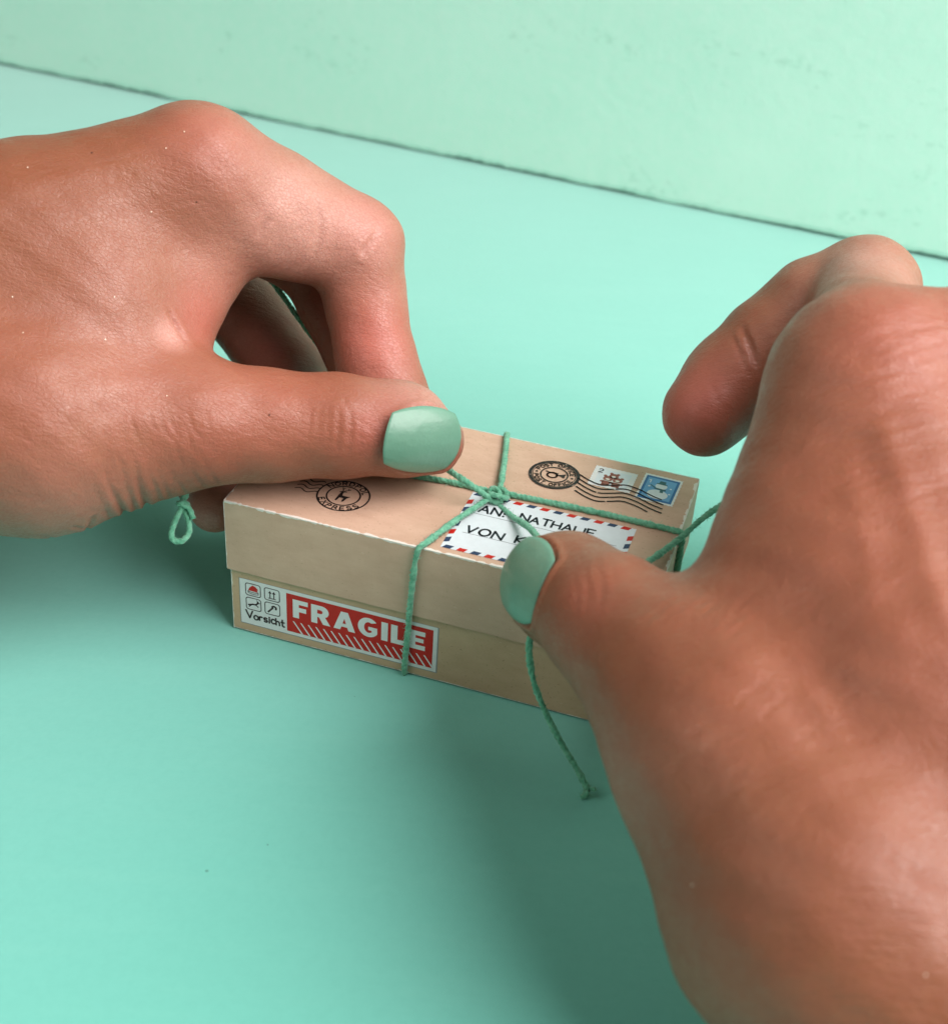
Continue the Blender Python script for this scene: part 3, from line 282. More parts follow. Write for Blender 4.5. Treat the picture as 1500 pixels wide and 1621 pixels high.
# ------------------------------------------------------------------ setting: table top and the board behind it
def build_setting():
    n = 60
    xs = np.linspace(-1.6, 1.6, n); ys = np.linspace(-1.2, .9, n)
    v = [(x, y, 0) for y in ys for x in xs]
    f = [(j * n + i, j * n + i + 1, (j + 1) * n + i + 1, (j + 1) * n + i) for j in range(n - 1) for i in range(n - 1)]
    tag(link('table_top', mesh('table_top', v, f), M['table']), 'smooth mint green painted table top', None, kind='structure')
    # backdrop: an upright board whose lower edge is a little ragged, leaving a thin dark joint
    rnd = random.Random(4)
    L0, L1, step = -.75, .75, .0012
    m = int((L1 - L0) / step); edge = []; w = 0
    for i in range(m + 1):
        w = .8 * w + rnd.uniform(-1, 1) * .00017
        s = L0 + i * step
        chip = .0007 * max(0, math.sin(s * 61) * math.sin(s * 23 + 1)) * rnd.random()
        edge.append((s, .00095 + w + chip))
    T, Ht = .012, .45
    verts, faces = [], []
    for s, z in edge:
        verts += [(s, 0, Ht), (s, 0, z + .0016), (s, .0003 + .0001 * rnd.random(), z), (s, T, z), (s, T, Ht)]
    for i in range(m):
        a, b = i * 5, i * 5 + 5
        for q in range(4): faces.append((a + q, a + q + 1, b + q + 1, b + q))
        faces.append((a + 4, a, b, b + 4))
    o = link('backdrop_board', mesh('backdrop_board', verts, faces), M['wall'])
    o.location = (-.0276, .2229, 0); o.rotation_euler = (0, 0, math.radians(-20.86))
    tag(o, 'upright mint green board with rough plaster-like paint behind the table', None, kind='structure')
    # closing strip behind the joint
    bm = bmesh.new(); bmesh.ops.create_cube(bm, size=1)
    me = bpy.data.meshes.new('backing_strip'); bm.to_mesh(me); bm.free()
    s = link('backing_strip', me, M['wall'], o); s.scale = (1.5, .004, .02); s.location = (0, .0145, .0101)
build_setting()

# ------------------------------------------------------------------ the cardboard box
BL, BD, BH = 80.0, 41.85, 30.23
LIDZ = 14.8
box = empty('cardboard_box', (-.0455, -.04578, 0), math.radians(-15.89))
tag(box, 'small kraft cardboard box with stickers and stamps, tied with green twine', 'box')

def shell(x0, y0, x1, y1, z0, z1, t, open_top, jag=0, seed=1):
    """thin-walled tray; closed at one end; the free rim is slightly ragged"""
    rnd = random.Random(seed); V, F = [], []
    def loop(x0, y0, x1, y1, z, j=0):
        pts = []
        for (a, b) in (((x0, y0), (x1, y0)), ((x1, y0), (x1, y1)), ((x1, y1), (x0, y1)), ((x0, y1), (x0, y0))):
            m = 40 if abs(a[0] - b[0]) > abs(a[1] - b[1]) else 22
            for i in range(m):
                t_ = i / m; pts.append((a[0] + (b[0] - a[0]) * t_, a[1] + (b[1] - a[1]) * t_, z + rnd.uniform(-j, j)))
        s = len(V); V.extend(pts); return list(range(s, s + len(pts)))
    zc, zo = (z1, z0) if not open_top else (z0, z1)
    sg = 1 if zc > zo else -1
    bv = .22
    L = [loop(x0 + t, y0 + t, x1 - t, y1 - t, zc - sg * t), loop(x0 + t, y0 + t, x1 - t, y1 - t, zo, jag), loop(x0, y0, x1, y1, zo, jag),
         loop(x0, y0, x1, y1, zc - sg * bv), loop(x0 + bv * .3, y0 + bv * .3, x1 - bv * .3, y1 - bv * .3, zc - sg * bv * .3), loop(x0 + bv, y0 + bv, x1 - bv, y1 - bv, zc)]
    n = len(L[0])
    for a, b in zip(L[:-1], L[1:]):
        for i in range(n): F.append((a[i], a[(i + 1) % n], b[(i + 1) % n], b[i]))
    F.append(tuple(L[0][::-1] if sg > 0 else L[0])); F.append(tuple(L[-1] if sg > 0 else L[-1][::-1]))
    return [(a * MM, b * MM, c * MM) for a, b, c in V], F

base = link('box_base', mesh('box_base', *shell(.5, .5, BL - .5, BD - .5, .38, 29.0, .4, True, .12, 3)), M['kraft_in'], box)
lid = link('lid', mesh('lid', *shell(0, 0, BL, BD, LIDZ, BH, .4, False, .06, 8)), M['kraft'], box)
for o in (base, lid):
    bm = bmesh.new(); bm.from_mesh(o.data); bmesh.ops.recalc_face_normals(bm, faces=bm.faces); bm.to_mesh(o.data); bm.free()

def worn_edge(p, q, up, wid, seed, name='worn_edge', parent=None, out=(0, 0, 0), gap=.12):
    """ragged strip of white paper core along a cut edge; a bent ribbon that laps over both faces"""
    rnd = random.Random(seed); p = np.array(p); q = np.array(q); up = np.array(up); out = np.array(out)
    L = np.linalg.norm(q - p); m = int(L / .45); V, F = [], []; w1 = w2 = 0; on = True; prev = None
    for i in range(m + 1):
        w1 = .7 * w1 + rnd.uniform(-.17, .17); w2 = .7 * w2 + rnd.uniform(-.15, .15)
        if rnd.random() < (gap if on else .45): on = not on
        c = p + (q - p) * i / m
        a = wid * (.62 + w1) if on else wid * .16
        b = wid * (.42 + w2) if on else wid * .1
        s = len(V)
        V += [c + out * .03 - up * max(b, .05), c + out * .035 + up * .035 , c + up * .03 - out * max(a, .05)]
        if prev is not None: F += [(prev, s, s + 1, prev + 1), (prev + 1, s + 1, s + 2, prev + 2)]
        prev = s
    return link(name, mesh(name, [v * MM for v in V], F), M['core'], parent)
Z = np.array((0, 0, 1.))
worn_edge((.1, 0, BH), (BL - .1, 0, BH), Z, .68, 1, parent=lid, out=(0, -1, 0), gap=.08)
worn_edge((BL, .1, BH), (BL, BD - .1, BH), Z, .75, 2, parent=lid, out=(1, 0, 0), gap=.2)
worn_edge((.1, BD, BH), (BL - .1, BD, BH), Z, .3, 5, parent=lid, out=(0, 1, 0), gap=.4)
worn_edge((0, .1, BH), (0, BD - .1, BH), Z, .4, 6, parent=lid, out=(-1, 0, 0), gap=.4)
worn_edge((0, 0, LIDZ + .2), (0, 0, BH - .3), np.array((-1., 0, 0)), .3, 7, parent=lid, out=(0, -1, 0), gap=.3)
worn_edge((.5, .5, .3), (.5, .5, LIDZ - .2), np.array((-1., 0, 0)), .5, 9, parent=base, out=(0, -1, 0), gap=.1)
worn_edge((.6, .5, .45), (BL - .6, .5, .45), -Z, .3, 11, parent=base, out=(0, -1, 0), gap=.35)
worn_edge((BL, BD, LIDZ + .2), (BL, BD, BH - .3), np.array((1., 0, 0)), .5, 12, parent=lid, out=(0, 1, 0), gap=.2)

# ---- flat print: sheets on the lid top (x, y) and on the front (x, z)
class Sheet:
    """collects 2-D shapes on one plane of the box; lift in mm above the card"""
    def __init__(self, plane, lift): self.pl, self.lift, self.V, self.F = plane, lift, [], []
    def pt(self, x, y):
        return ((x * MM, y * MM, (BH + self.lift) * MM) if self.pl == 'top' else (x * MM, (.5 - self.lift) * MM, y * MM))
    def poly(self, outer, holes=()):
        loops = [[Vector((x, y, 0)) for x, y in outer]] + [[Vector((x, y, 0)) for x, y in h] for h in holes]
        flat = [p for l in loops for p in l]; s = len(self.V)
        self.V += [self.pt(p.x, p.y) for p in flat]
        for t in tessellate_polygon(loops):
            a, b, c = (flat[i] for i in t)
            t = t if (b - a).cross(c - a).z > 0 else t[::-1]
            self.F.append(tuple(s + i for i in t))
        return self
    def rect(self, x0, y0, x1, y1): return self.poly([(x0, y0), (x1, y0), (x1, y1), (x0, y1)])
    def rrect(self, x0, y0, x1, y1, r, hole=None):
        def ol(x0, y0, x1, y1, r):
            return [(cx + r * math.cos(a), cy + r * math.sin(a)) for cx, cy, a0 in ((x1 - r, y1 - r, 0), (x0 + r, y1 - r, 90), (x0 + r, y0 + r, 180), (x1 - r, y0 + r, 270)) for a in [math.radians(a0 + d) for d in range(0, 91, 15)]]
        return self.poly(ol(x0, y0, x1, y1, r), [ol(x0 + hole, y0 + hole, x1 - hole, y1 - hole, r - hole * .7)] if hole else ())
    def disc(self, cx, cy, r, ry=None, n=28):
        return self.poly([(cx + r * math.cos(2 * math.pi * i / n), cy + (ry or r) * math.sin(2 * math.pi * i / n)) for i in range(n)])
    def ring(self, cx, cy, r, w, n=64):
        c = lambda q: [(cx + q * math.cos(2 * math.pi * i / n), cy + q * math.sin(2 * math.pi * i / n)) for i in range(n)]
        return self.poly(c(r), [c(r - w)])
    def stroke(self, pts, w):
        pts = [np.array(p, float) for p in pts]
        for i, (a, b) in enumerate(zip(pts[:-1], pts[1:])):
            d = b - a; l = np.hypot(*d)
            if l < 1e-6: continue
            d = d / l; nrm = np.array((-d[1], d[0])) * w / 2; e = d * w * .35
            a2, b2 = a - e, b + e
            self.poly([tuple(a2 - nrm), tuple(b2 - nrm), tuple(b2 + nrm), tuple(a2 + nrm)])
        return self
    def build(self, name, mat, parent): return link(name, mesh(name, self.V, self.F), mat, parent)

def arcpts(cx, cy, rx, ry, a0, a1, n=10):
    return [(cx + rx * math.cos(math.radians(a0 + (a1 - a0) * i / n)), cy + ry * math.sin(math.radians(a0 + (a1 - a0) * i / n))) for i in range(n + 1)]
GL = {  # stroke letters on a 1 x 1 cell (width, strokes)
 'A': (.8, [[(0, 0), (.4, 1), (.8, 0)], [(.15, .36), (.65, .36)]]),
 'C': (.75, [arcpts(.42, .5, .42, .5, 50, 310)]),
 'D': (.75, [[(0, 0), (0, 1)], [(0, 1), (.3, 1)] + arcpts(.3, .5, .42, .5, 90, -90) + [(0, 0)]]),
 'E': (.62, [[(.6, 0), (0, 0), (0, 1), (.6, 1)], [(0, .52), (.5, .52)]]),
 'F': (.6, [[(0, 0), (0, 1), (.58, 1)], [(0, .52), (.48, .52)]]),
 'H': (.75, [[(0, 0), (0, 1)], [(.75, 0), (.75, 1)], [(0, .5), (.75, .5)]]),
 'I': (.1, [[(.05, 0), (.05, 1)]]),
 'K': (.7, [[(0, 0), (0, 1)], [(.65, 1), (.02, .48), (.7, 0)]]),
 'L': (.6, [[(0, 1), (0, 0), (.58, 0)]]),
 'N': (.75, [[(0, 0), (0, 1), (.75, 0), (.75, 1)]]),
 'O': (.8, [arcpts(.4, .5, .4, .5, 0, 360, 16)]),
 'P': (.65, [[(0, 0), (0, 1), (.3, 1)] + arcpts(.3, .76, .32, .24, 90, -90, 8) + [(0, .52)]]),
 'R': (.7, [[(0, 0), (0, 1), (.3, 1)] + arcpts(.3, .76, .32, .24, 90, -90, 8) + [(0, .52)], [(.3, .52), (.68, 0)]]),
 'S': (.65, [arcpts(.33, .75, .3, .25, 30, 270, 10) + arcpts(.33, .25, .32, .25, 90, -150, 10)]),
 'T': (.7, [[(0, 1), (.7, 1)], [(.35, 1), (.35, 0)]]),
 'V': (.75, [[(0, 1), (.38, 0), (.75, 1)]]),
 'X': (.7, [[(0, 0), (.7, 1)], [(0, 1), (.7, 0)]]),
 'o': (.5, [arcpts(.25, .3, .25, .3, 0, 360, 12)]),
 'r': (.38, [[(0, 0), (0, .6)], [(0, .4)] + arcpts(.22, .38, .2, .22, 150, 50, 5)]),
 's': (.42, [arcpts(.21, .45, .19, .15, 30, 270, 8) + arcpts(.21, .15, .2, .15, 90, -150, 8)]),
 'i': (.1, [[(.05, 0), (.05, .6)], [(.05, .8), (.05, .88)]]),
 'c': (.42, [arcpts(.25, .3, .24, .3, 50, 310)]),
 'h': (.45, [[(0, 0), (0, 1)], [(0, .4)] + arcpts(.22, .38, .22, .22, 160, 0, 6) + [(.44, 0)]]),
 't': (.38, [[(.15, 1), (.15, .1), (.3, 0), (.4, .05)], [(0, .64), (.38, .64)]]),
 '1': (.3, [[(0, .75), (.25, 1), (.25, 0)]]),
 '2': (.6, [arcpts(.3, .72, .27, .28, 170, -30, 8) + [(0, 0), (.6, 0)]]),
 ':': (.15, [[(.05, .1), (.05, .2)], [(.05, .5), (.05, .6)]]),
 ' ': (.45, []),
}
def write(sh, text, x, y, h, w, gap=.25, wide=1.0, jit=0, seed=0, slant=0):
    rnd = random.Random(seed)
    for ch in text:
        wd, st = GL[ch]
        jy = rnd.uniform(-jit, jit); js = 1 + rnd.uniform(-jit, jit); sl = slant + rnd.uniform(-jit, jit) * .4
        for s in st: sh.stroke([(x + (px * wide + py * sl) * h * js, y + jy * h * .5 + py * h * js) for px, py in s], w)
        x += (wd * wide + gap) * h
    return x
def ring_text(sh, text, cx, cy, r, h, w, a_mid, gap=.3, inside=False, wide=1.0):
    """text along a circle; inside=False reads with feet towards the centre"""
    tot = sum((GL[c][0] * wide + gap) * h for c in text) - gap * h
    a = math.radians(a_mid) + (tot / r / 2) * (1 if not inside else -1)
    for ch in text:
        wd, st = GL[ch]
        for s in st:
            pts = []
            for px, py in s:
                if not inside: ang = a - px * wide * h / r; rad = r + py * h
                else: ang = a + px * wide * h / r; rad = r + h - py * h
                pts.append((cx + rad * math.cos(ang), cy + rad * math.sin(ang)))
            sh.stroke(pts, w)
        a += (-1 if not inside else 1) * (wd * wide + gap) * h / r

# ---- FRAGILE sticker on the front
def fragile():
    st = Sheet('front', .06).rect(2.2, 2.3, 41.9, 12.95).build('fragile_sticker', M['sticker'], box)
    st['label'] = 'white and red warning sticker reading FRAGILE'
    Sheet('front', .035).rect(2.05, 2.1, 42.15, 13.0).build('sticker_edge_shadow', M['rim'], st)  # painted edge shadow: grey sheet a little larger than the sticker
    X0, X1, Y0, Y1 = 11.8, 41.1, 3.05, 12.15
    Sheet('front', .085).rect(X0, Y0, X1, Y1).build('red_panel', M['red'], st)
    # heavy letters as polygons on a unit cell
    def arc(cx, cy, rx, ry, a0, a1, n=12): return arcpts(cx, cy, rx, ry, a0, a1, n)
    D = {
     'F': (.76, [(0, 0), (.3, 0), (.3, .36), (.66, .36), (.66, .6), (.3, .6), (.3, .76), (.74, .76), (.74, 1), (0, 1)], []),
     'R': (.95, [(0, 0), (.3, 0), (.3, .36), (.38, .36), (.58, 0), (.94, 0), (.68, .42)] + arc(.52, .68, .34, .32, -40, 90) + [(0, 1)], [[(.3, .56), (.46, .56)] + arc(.46, .66, .1, .1, -90, 90, 8) + [(.3, .77)]]),
     'A': (1.04, [(0, 0), (.32, 0), (.39, .18), (.66, .18), (.73, 0), (1.05, 0), (.7, 1), (.36, 1)], [[(.44, .36), (.61, .36), (.525, .64)]]),
     'G': (.98, arc(.5, .5, .5, .52, 40, 325, 26) + [(.93, .24), (.93, .55), (.5, .55), (.5, .36), (.66, .36), (.66, .27)] + arc(.52, .5, .22, .29, -65, -300, 20), []),
     'I': (.32, [(0, 0), (.31, 0), (.31, 1), (0, 1)], []),
     'L': (.72, [(0, 0), (.7, 0), (.7, .25), (.31, .25), (.31, 1), (0, 1)], []),
     'E': (.76, [(0, 0), (.76, 0), (.76, .24), (.3, .24), (.3, .4), (.68, .4), (.68, .61), (.3, .61), (.3, .76), (.75, .76), (.75, 1), (0, 1)], []),
    }
    text = 'FRAGILE'; x = 13.1; hgt = 4.35; y0 = 6.75
    tot = sum(D[c][0] for c in text); gap = .14
    wide = (39.6 - 13.1) / ((tot + gap * 6) * hgt)
    sh = Sheet('front', .11)
    for c in text:
        wd, out, holes = D[c]
        sh.poly([(x + px * hgt * wide, y0 + py * hgt) for px, py in out], [[(x + px * hgt * wide, y0 + py * hgt) for px, py in h] for h in holes])
        x += (wd + gap) * hgt * wide
    sh.build('lettering', M['sticker'], st)
    sh = Sheet('front', .11)
    for i in range(18):
        a = 13.0 + i * 1.55
        sh.poly([(a, 5.75), (a + 1.75, 3.12), (a + 2.15, 3.12), (a + .3, 5.75)])
    sh.build('hazard_stripes', M['sticker'], st)
    ic = Sheet('front', .09); ink = Sheet('front', .1); rd = Sheet('front', .1)
    for cx, cy in ((4.95, 10.75), (8.85, 10.75), (4.95, 7.35), (8.85, 7.35)): ic.rrect(cx - 1.62, cy - 1.5, cx + 1.62, cy + 1.5, .55, .17)
    # pointed cap, two arrows, leaping deer, candy cane
    rd.poly([(3.95, 10.5), (4.3, 11.3), (4.9, 11.85), (5.5, 11.6), (6.05, 11.0), (5.75, 10.95), (5.95, 10.45)])
    ink.stroke([(3.9, 10.35), (4.6, 10.15), (5.4, 10.15), (6.0, 10.3), (6.0, 9.9), (5.3, 9.75), (4.5, 9.8), (3.95, 10.0), (3.9, 10.35)], .13)
    for cx in (8.45, 9.25):
        ink.stroke([(cx, 10.0), (cx, 11.2)], .2); ink.poly([(cx - .38, 11.0), (cx + .38, 11.0), (cx, 11.6)])
    ink.stroke([(8.1, 9.85), (9.6, 9.85)], .16)
    ink.stroke([(3.9, 7.0), (4.4, 7.15), (4.8, 7.3), (5.4, 7.35), (5.8, 7.75), (5.85, 8.15)], .34)
    ink.stroke([(5.4, 7.3), (5.9, 6.9)], .2); ink.stroke([(4.5, 7.1), (4.0, 6.6)], .2); ink.stroke([(5.8, 7.9), (6.2, 7.85)], .22); ink.stroke([(5.85, 8.1), (5.6, 8.5)], .12)
    ink.stroke([(8.0, 6.5), (8.9, 7.6)] + arcpts(9.2, 7.65, .42, .42, 150, -30, 8), .36)
    ic.build('icon_frames', M['dark'], st); ink.build('icons', M['dark'], st); rd.build('cap_icon', M['red'], st)
    t = Sheet('front', .1); write(t, 'Vorsicht', 3.35, 3.75, 1.6, .33, gap=.2, wide=1.04, jit=.1, seed=2); t.build('caution_lettering', M['dark'], st)
fragile()

# ---- address label
def address():
    x0, y0, x1, y1 = 41.1, 1.7, 72.3, 20.4
    lab = Sheet('top', .06).rect(x0, y0, x1, y1).build('address_label', M['snow'], box)
    lab['label'] = 'white handwritten address label with red and blue airmail border'
    r, b = Sheet('top', .085), Sheet('top', .085)
    i = 0; x = x0 + .3; w = .95
    while x < x1 - 1.6:
        for yy, s in ((y0, 1), (y1 - w, 1)):
            (b if i % 2 == 0 else r).poly([(x, yy), (x + 1.5, yy), (x + 2.0, yy + w), (x + .5, yy + w)])
        x += 2.55; i += 1
    y = y0 + 1.6; i = 0
    while y < y1 - 2.2:
        for xx in (x0, x1 - w): (r if i % 2 else b).poly([(xx, y), (xx + w, y + .5), (xx + w, y + 2.0), (xx, y + 1.5)])
        y += 2.55; i += 1
    r.build('red_dashes', M['red'], lab); b.build('blue_dashes', M['navy'], lab)
    g = Sheet('top', .075)
    for yy in (13.8, 7.3): g.rect(x0 + 2.2, yy, x1 - 2.2, yy + .12)
    g.build('ruled_lines', M['grey'], lab)
    p = Sheet('top', .09)
    xx = write(p, 'AN:', 44.0, 14.6, 2.1, .42, gap=.3, wide=1.0, jit=.08, seed=5)
    write(p, 'NATHALIE', 51.6, 14.9, 2.05, .42, gap=.22, wide=1.02, jit=.06, seed=6)
    write(p, 'VON', 43.6, 7.7, 2.1, .43, gap=.3, wide=1.15, jit=.07, seed=7, slant=.1)
    write(p, 'K', 52.9, 7.9, 2.1, .43, jit=.05, seed=8)
    p.build('handwriting', M['pen'], lab)
address()

# ---- stamps and postmarks
def stamp(name, label, cx, cy, w, h, rot, frame, field, draw):
    c, s = math.cos(rot), math.sin(rot)
    class T(Sheet):
        def pt(self, x, y): return Sheet.pt(self, cx + x * c - y * s, cy + x * s + y * c)
    out = []; n = 9
    for (ax, ay), (bx, by) in (((-w, -h), (w, -h)), ((w, -h), (w, h)), ((w, h), (-w, h)), ((-w, h), (-w, -h))):
        for i in range(n * 2):
            t = i / (n * 2); q = .14 * (i % 2)
            px, py = ax + (bx - ax) * t, ay + (by - ay) * t
            out.append((px * (1 - q / w if abs(bx - ax) < 1e-6 else 1), py * (1 - q / h if abs(by - ay) < 1e-6 else 1)))
    st = T('top', .05).poly(out).build(name, M['sticker'], box); st['label'] = label
    if frame: T('top', .065).rect(-w * .87, -h * .87, w * .87, h * .87).build('stamp_frame', frame, st)
    T('top', .075).rect(-w * .74, -h * .74, w * .74, h * .74).build('stamp_field', field, st)
    draw(T, st)
def draw_bears(T, st):
    s = T('top', .09)
    for cx, cy, k in ((-.9, -.3, 1.0), (1.0, -.3, 1.0), (0, .9, .95)):
        s.disc(cx, cy, .95 * k, n=18)
        for d in (-1, 1): s.disc(cx + d * .7 * k, cy + .85 * k, .36 * k, n=12)
    for cx in (-.95, 1.0):
        s.disc(cx, -1.75, .85, .95, 18)
        for d in (-1, 1): s.disc(cx + d * .85, -1.55, .4, .3, 12); s.disc(cx + d * .45, -2.55, .35, .3, 12)
    s.build('gingerbread_print', M['brown'], st)
    s = T('top', .1)
    for cx, cy in ((-.9, -.35), (1.0, -.35), (0, .85)): s.disc(cx, cy - .15, .42, .3, 12)
    s.rect(-1.8, -1.2, 1.8, -1.02)
    s.build('icing_print', M['core'], st)
    s = T('top', .1); write(s, '2', -3.2, 1.3, 1.3, .22); s.build('stamp_value', M['pen'], st)
def draw_snowman(T, st):
    s = T('top', .095); s.disc(.1, -1.9, 2.0, 1.6, 22); s.disc(.2, 1.1, 1.15, 1.0, 20); s.disc(-2.0, .4, .25, n=8); s.disc(2.1, .9, .22, n=8); s.disc(2.2, -1.0, .22, n=8)
    write(s, '1', -2.4, 1.7, 1.1, .2)
    s.build('snowman_print', M['snow'], st)
    s = T('top', .11)
    s.poly([(-.9, 1.7), (1.3, 1.7), (1.15, 2.0), (.85, 2.05), (.75, 2.9), (-.35, 2.9), (-.45, 2.05), (-.8, 2.0)])
    s.poly([(-1.0, .3), (1.3, .2), (1.35, -.25), (.9, -.3), (1.0, -1.1), (.3, -1.1), (.3, -.3), (-.9, -.1)])
    s.poly([(-1.0, .2), (-1.9, .9), (-1.8, 1.1), (-.8, .45)])
    s.build('scarf_and_hat_print', M['teal'], st)
stamp('postage_stamp', 'pale postage stamp with brown figures and the number 2', 64.4, 35.1, 4.2, 3.6, math.radians(-1), None, M['snow'], draw_bears)
stamp('postage_stamp', 'blue postage stamp with a snowman', 73.4, 35.0, 3.75, 4.75, math.radians(-2), M['blue'], M['paleblue'], draw_snowman)

def postmark():
    cx, cy = 53.6, 32.0
    s = Sheet('top', .13)
    s.ring(cx, cy, 4.95, .62); s.ring(cx, cy, 4.2, .14); s.ring(cx, cy, 2.75, .3)
    ring_text(s, 'POST OFFICE', cx, cy, 3.1, .85, .2, 90, gap=.32, wide=.95)
    ring_text(s, 'POST OFFICE', cx, cy, 3.1, .85, .2, 270, gap=.32, inside=True, wide=.95)
    for a in (180, 0):
        px, py = cx + 3.5 * math.cos(math.radians(a)), cy + 3.5 * math.sin(math.radians(a))
        s.poly([(px + (.42 if i % 2 == 0 else .18) * math.cos(math.pi * i / 5 + math.pi / 2), py + (.42 if i % 2 == 0 else .18) * math.sin(math.pi * i / 5 + math.pi / 2)) for i in range(10)])
    # post horn
    s.stroke(arcpts(cx - .35, cy - .25, .95, .85, 0, 360, 24), .34)
    s.stroke([(cx - 1.75, cy + .75), (cx - 1.1, cy + .55), (cx - .3, cy + .75), (cx + .6, cy + .55)], .32)
    s.poly([(cx + .3, cy + .2), (cx + 1.0, cy + .35), (cx + 2.1, cy + .95), (cx + 2.05, cy - .5), (cx + 1.0, cy + .0), (cx + .3, cy - .3)])
    rnd = random.Random(3)
    P1 = [(58.2, 34.0), (60.3, 32.8), (62.7, 32.1), (65.2, 33.0), (67.3, 33.9), (70.0, 33.4), (72.7, 32.2), (75.4, 31.4)]
    for j in range(5):
        dy, dx = -1.42 * j, .12 * j
        pts = []
        q = P1 if j < 4 else P1[:-1]
        for i in range(len(q) - 1):
            a, b = np.array(q[max(i - 1, 0)]), np.array(q[i]); c, d = np.array(q[i + 1]), np.array(q[min(i + 2, len(q) - 1)])
            for t in np.linspace(0, 1, 6)[:-1]:
                pts.append(tuple(.5 * (2 * b + (c - a) * t + (2 * a - 5 * b + 4 * c - d) * t * t + (3 * b - a - 3 * c + d) * t ** 3) + np.array((dx, dy))))
        i = 0
        while i < len(pts) - 1:
            n = rnd.randint(6, 16); s.stroke(pts[i:i + n + 1], .34); i += n + (1 if rnd.random() < .5 else 0)
    s.build('round_postmark', M['black'], box)['label'] = 'black round postmark with a post horn and wavy cancel lines'
postmark()
def express_mark():
    cx, cy = 19.4, 9.8
    s = Sheet('top', .06)
    s.ring(cx, cy, 5.0, .32); s.ring(cx, cy, 3.25, .3)
    ring_text(s, 'NORDPOL', cx, cy, 3.55, 1.05, .24, 90, gap=.4)
    ring_text(s, 'EXPRESS', cx, cy, 3.55, 1.05, .24, 270, gap=.42, inside=True)
    # standing reindeer
    k = .62; d = lambda l: [(cx + x * k, cy + y * k) for x, y in l]
    s.poly(d([(-1.6, -3.0), (-1.05, -3.0), (-.75, -1.2), (.5, -1.2), (.45, -3.0), (1.0, -3.0), (1.45, -1.0), (2.2, .25), (1.3, .0), (-.3, .0), (-.55, 1.1), (-.45, 2.0), (-1.1, 2.3), (-1.9, 1.75), (-1.75, 1.45), (-1.25, 1.4), (-1.5, .2), (-1.55, -1.2)]))
    s.stroke(d([(-.9, 2.1), (-1.3, 3.2), (-1.7, 4.0)]), .2); s.stroke(d([(-1.3, 3.2), (-.9, 3.9)]), .18); s.stroke(d([(-.6, 2.1), (0, 3.0), (.9, 3.5)]), .22); s.stroke(d([(.2, 3.1), (.3, 3.9)]), .16); s.stroke(d([(-.5, 1.9), (.2, 2.1)]), .2)
    for j in range(4):
        s.stroke([(cx - 9.2 + .32 * i, cy + 2.6 - j * 1.2 + .4 * math.sin(i * .62)) for i in range(15)], .24)
    s.build('round_express_mark', M['black'], box)['label'] = 'black round ink mark with a standing reindeer'
express_mark()

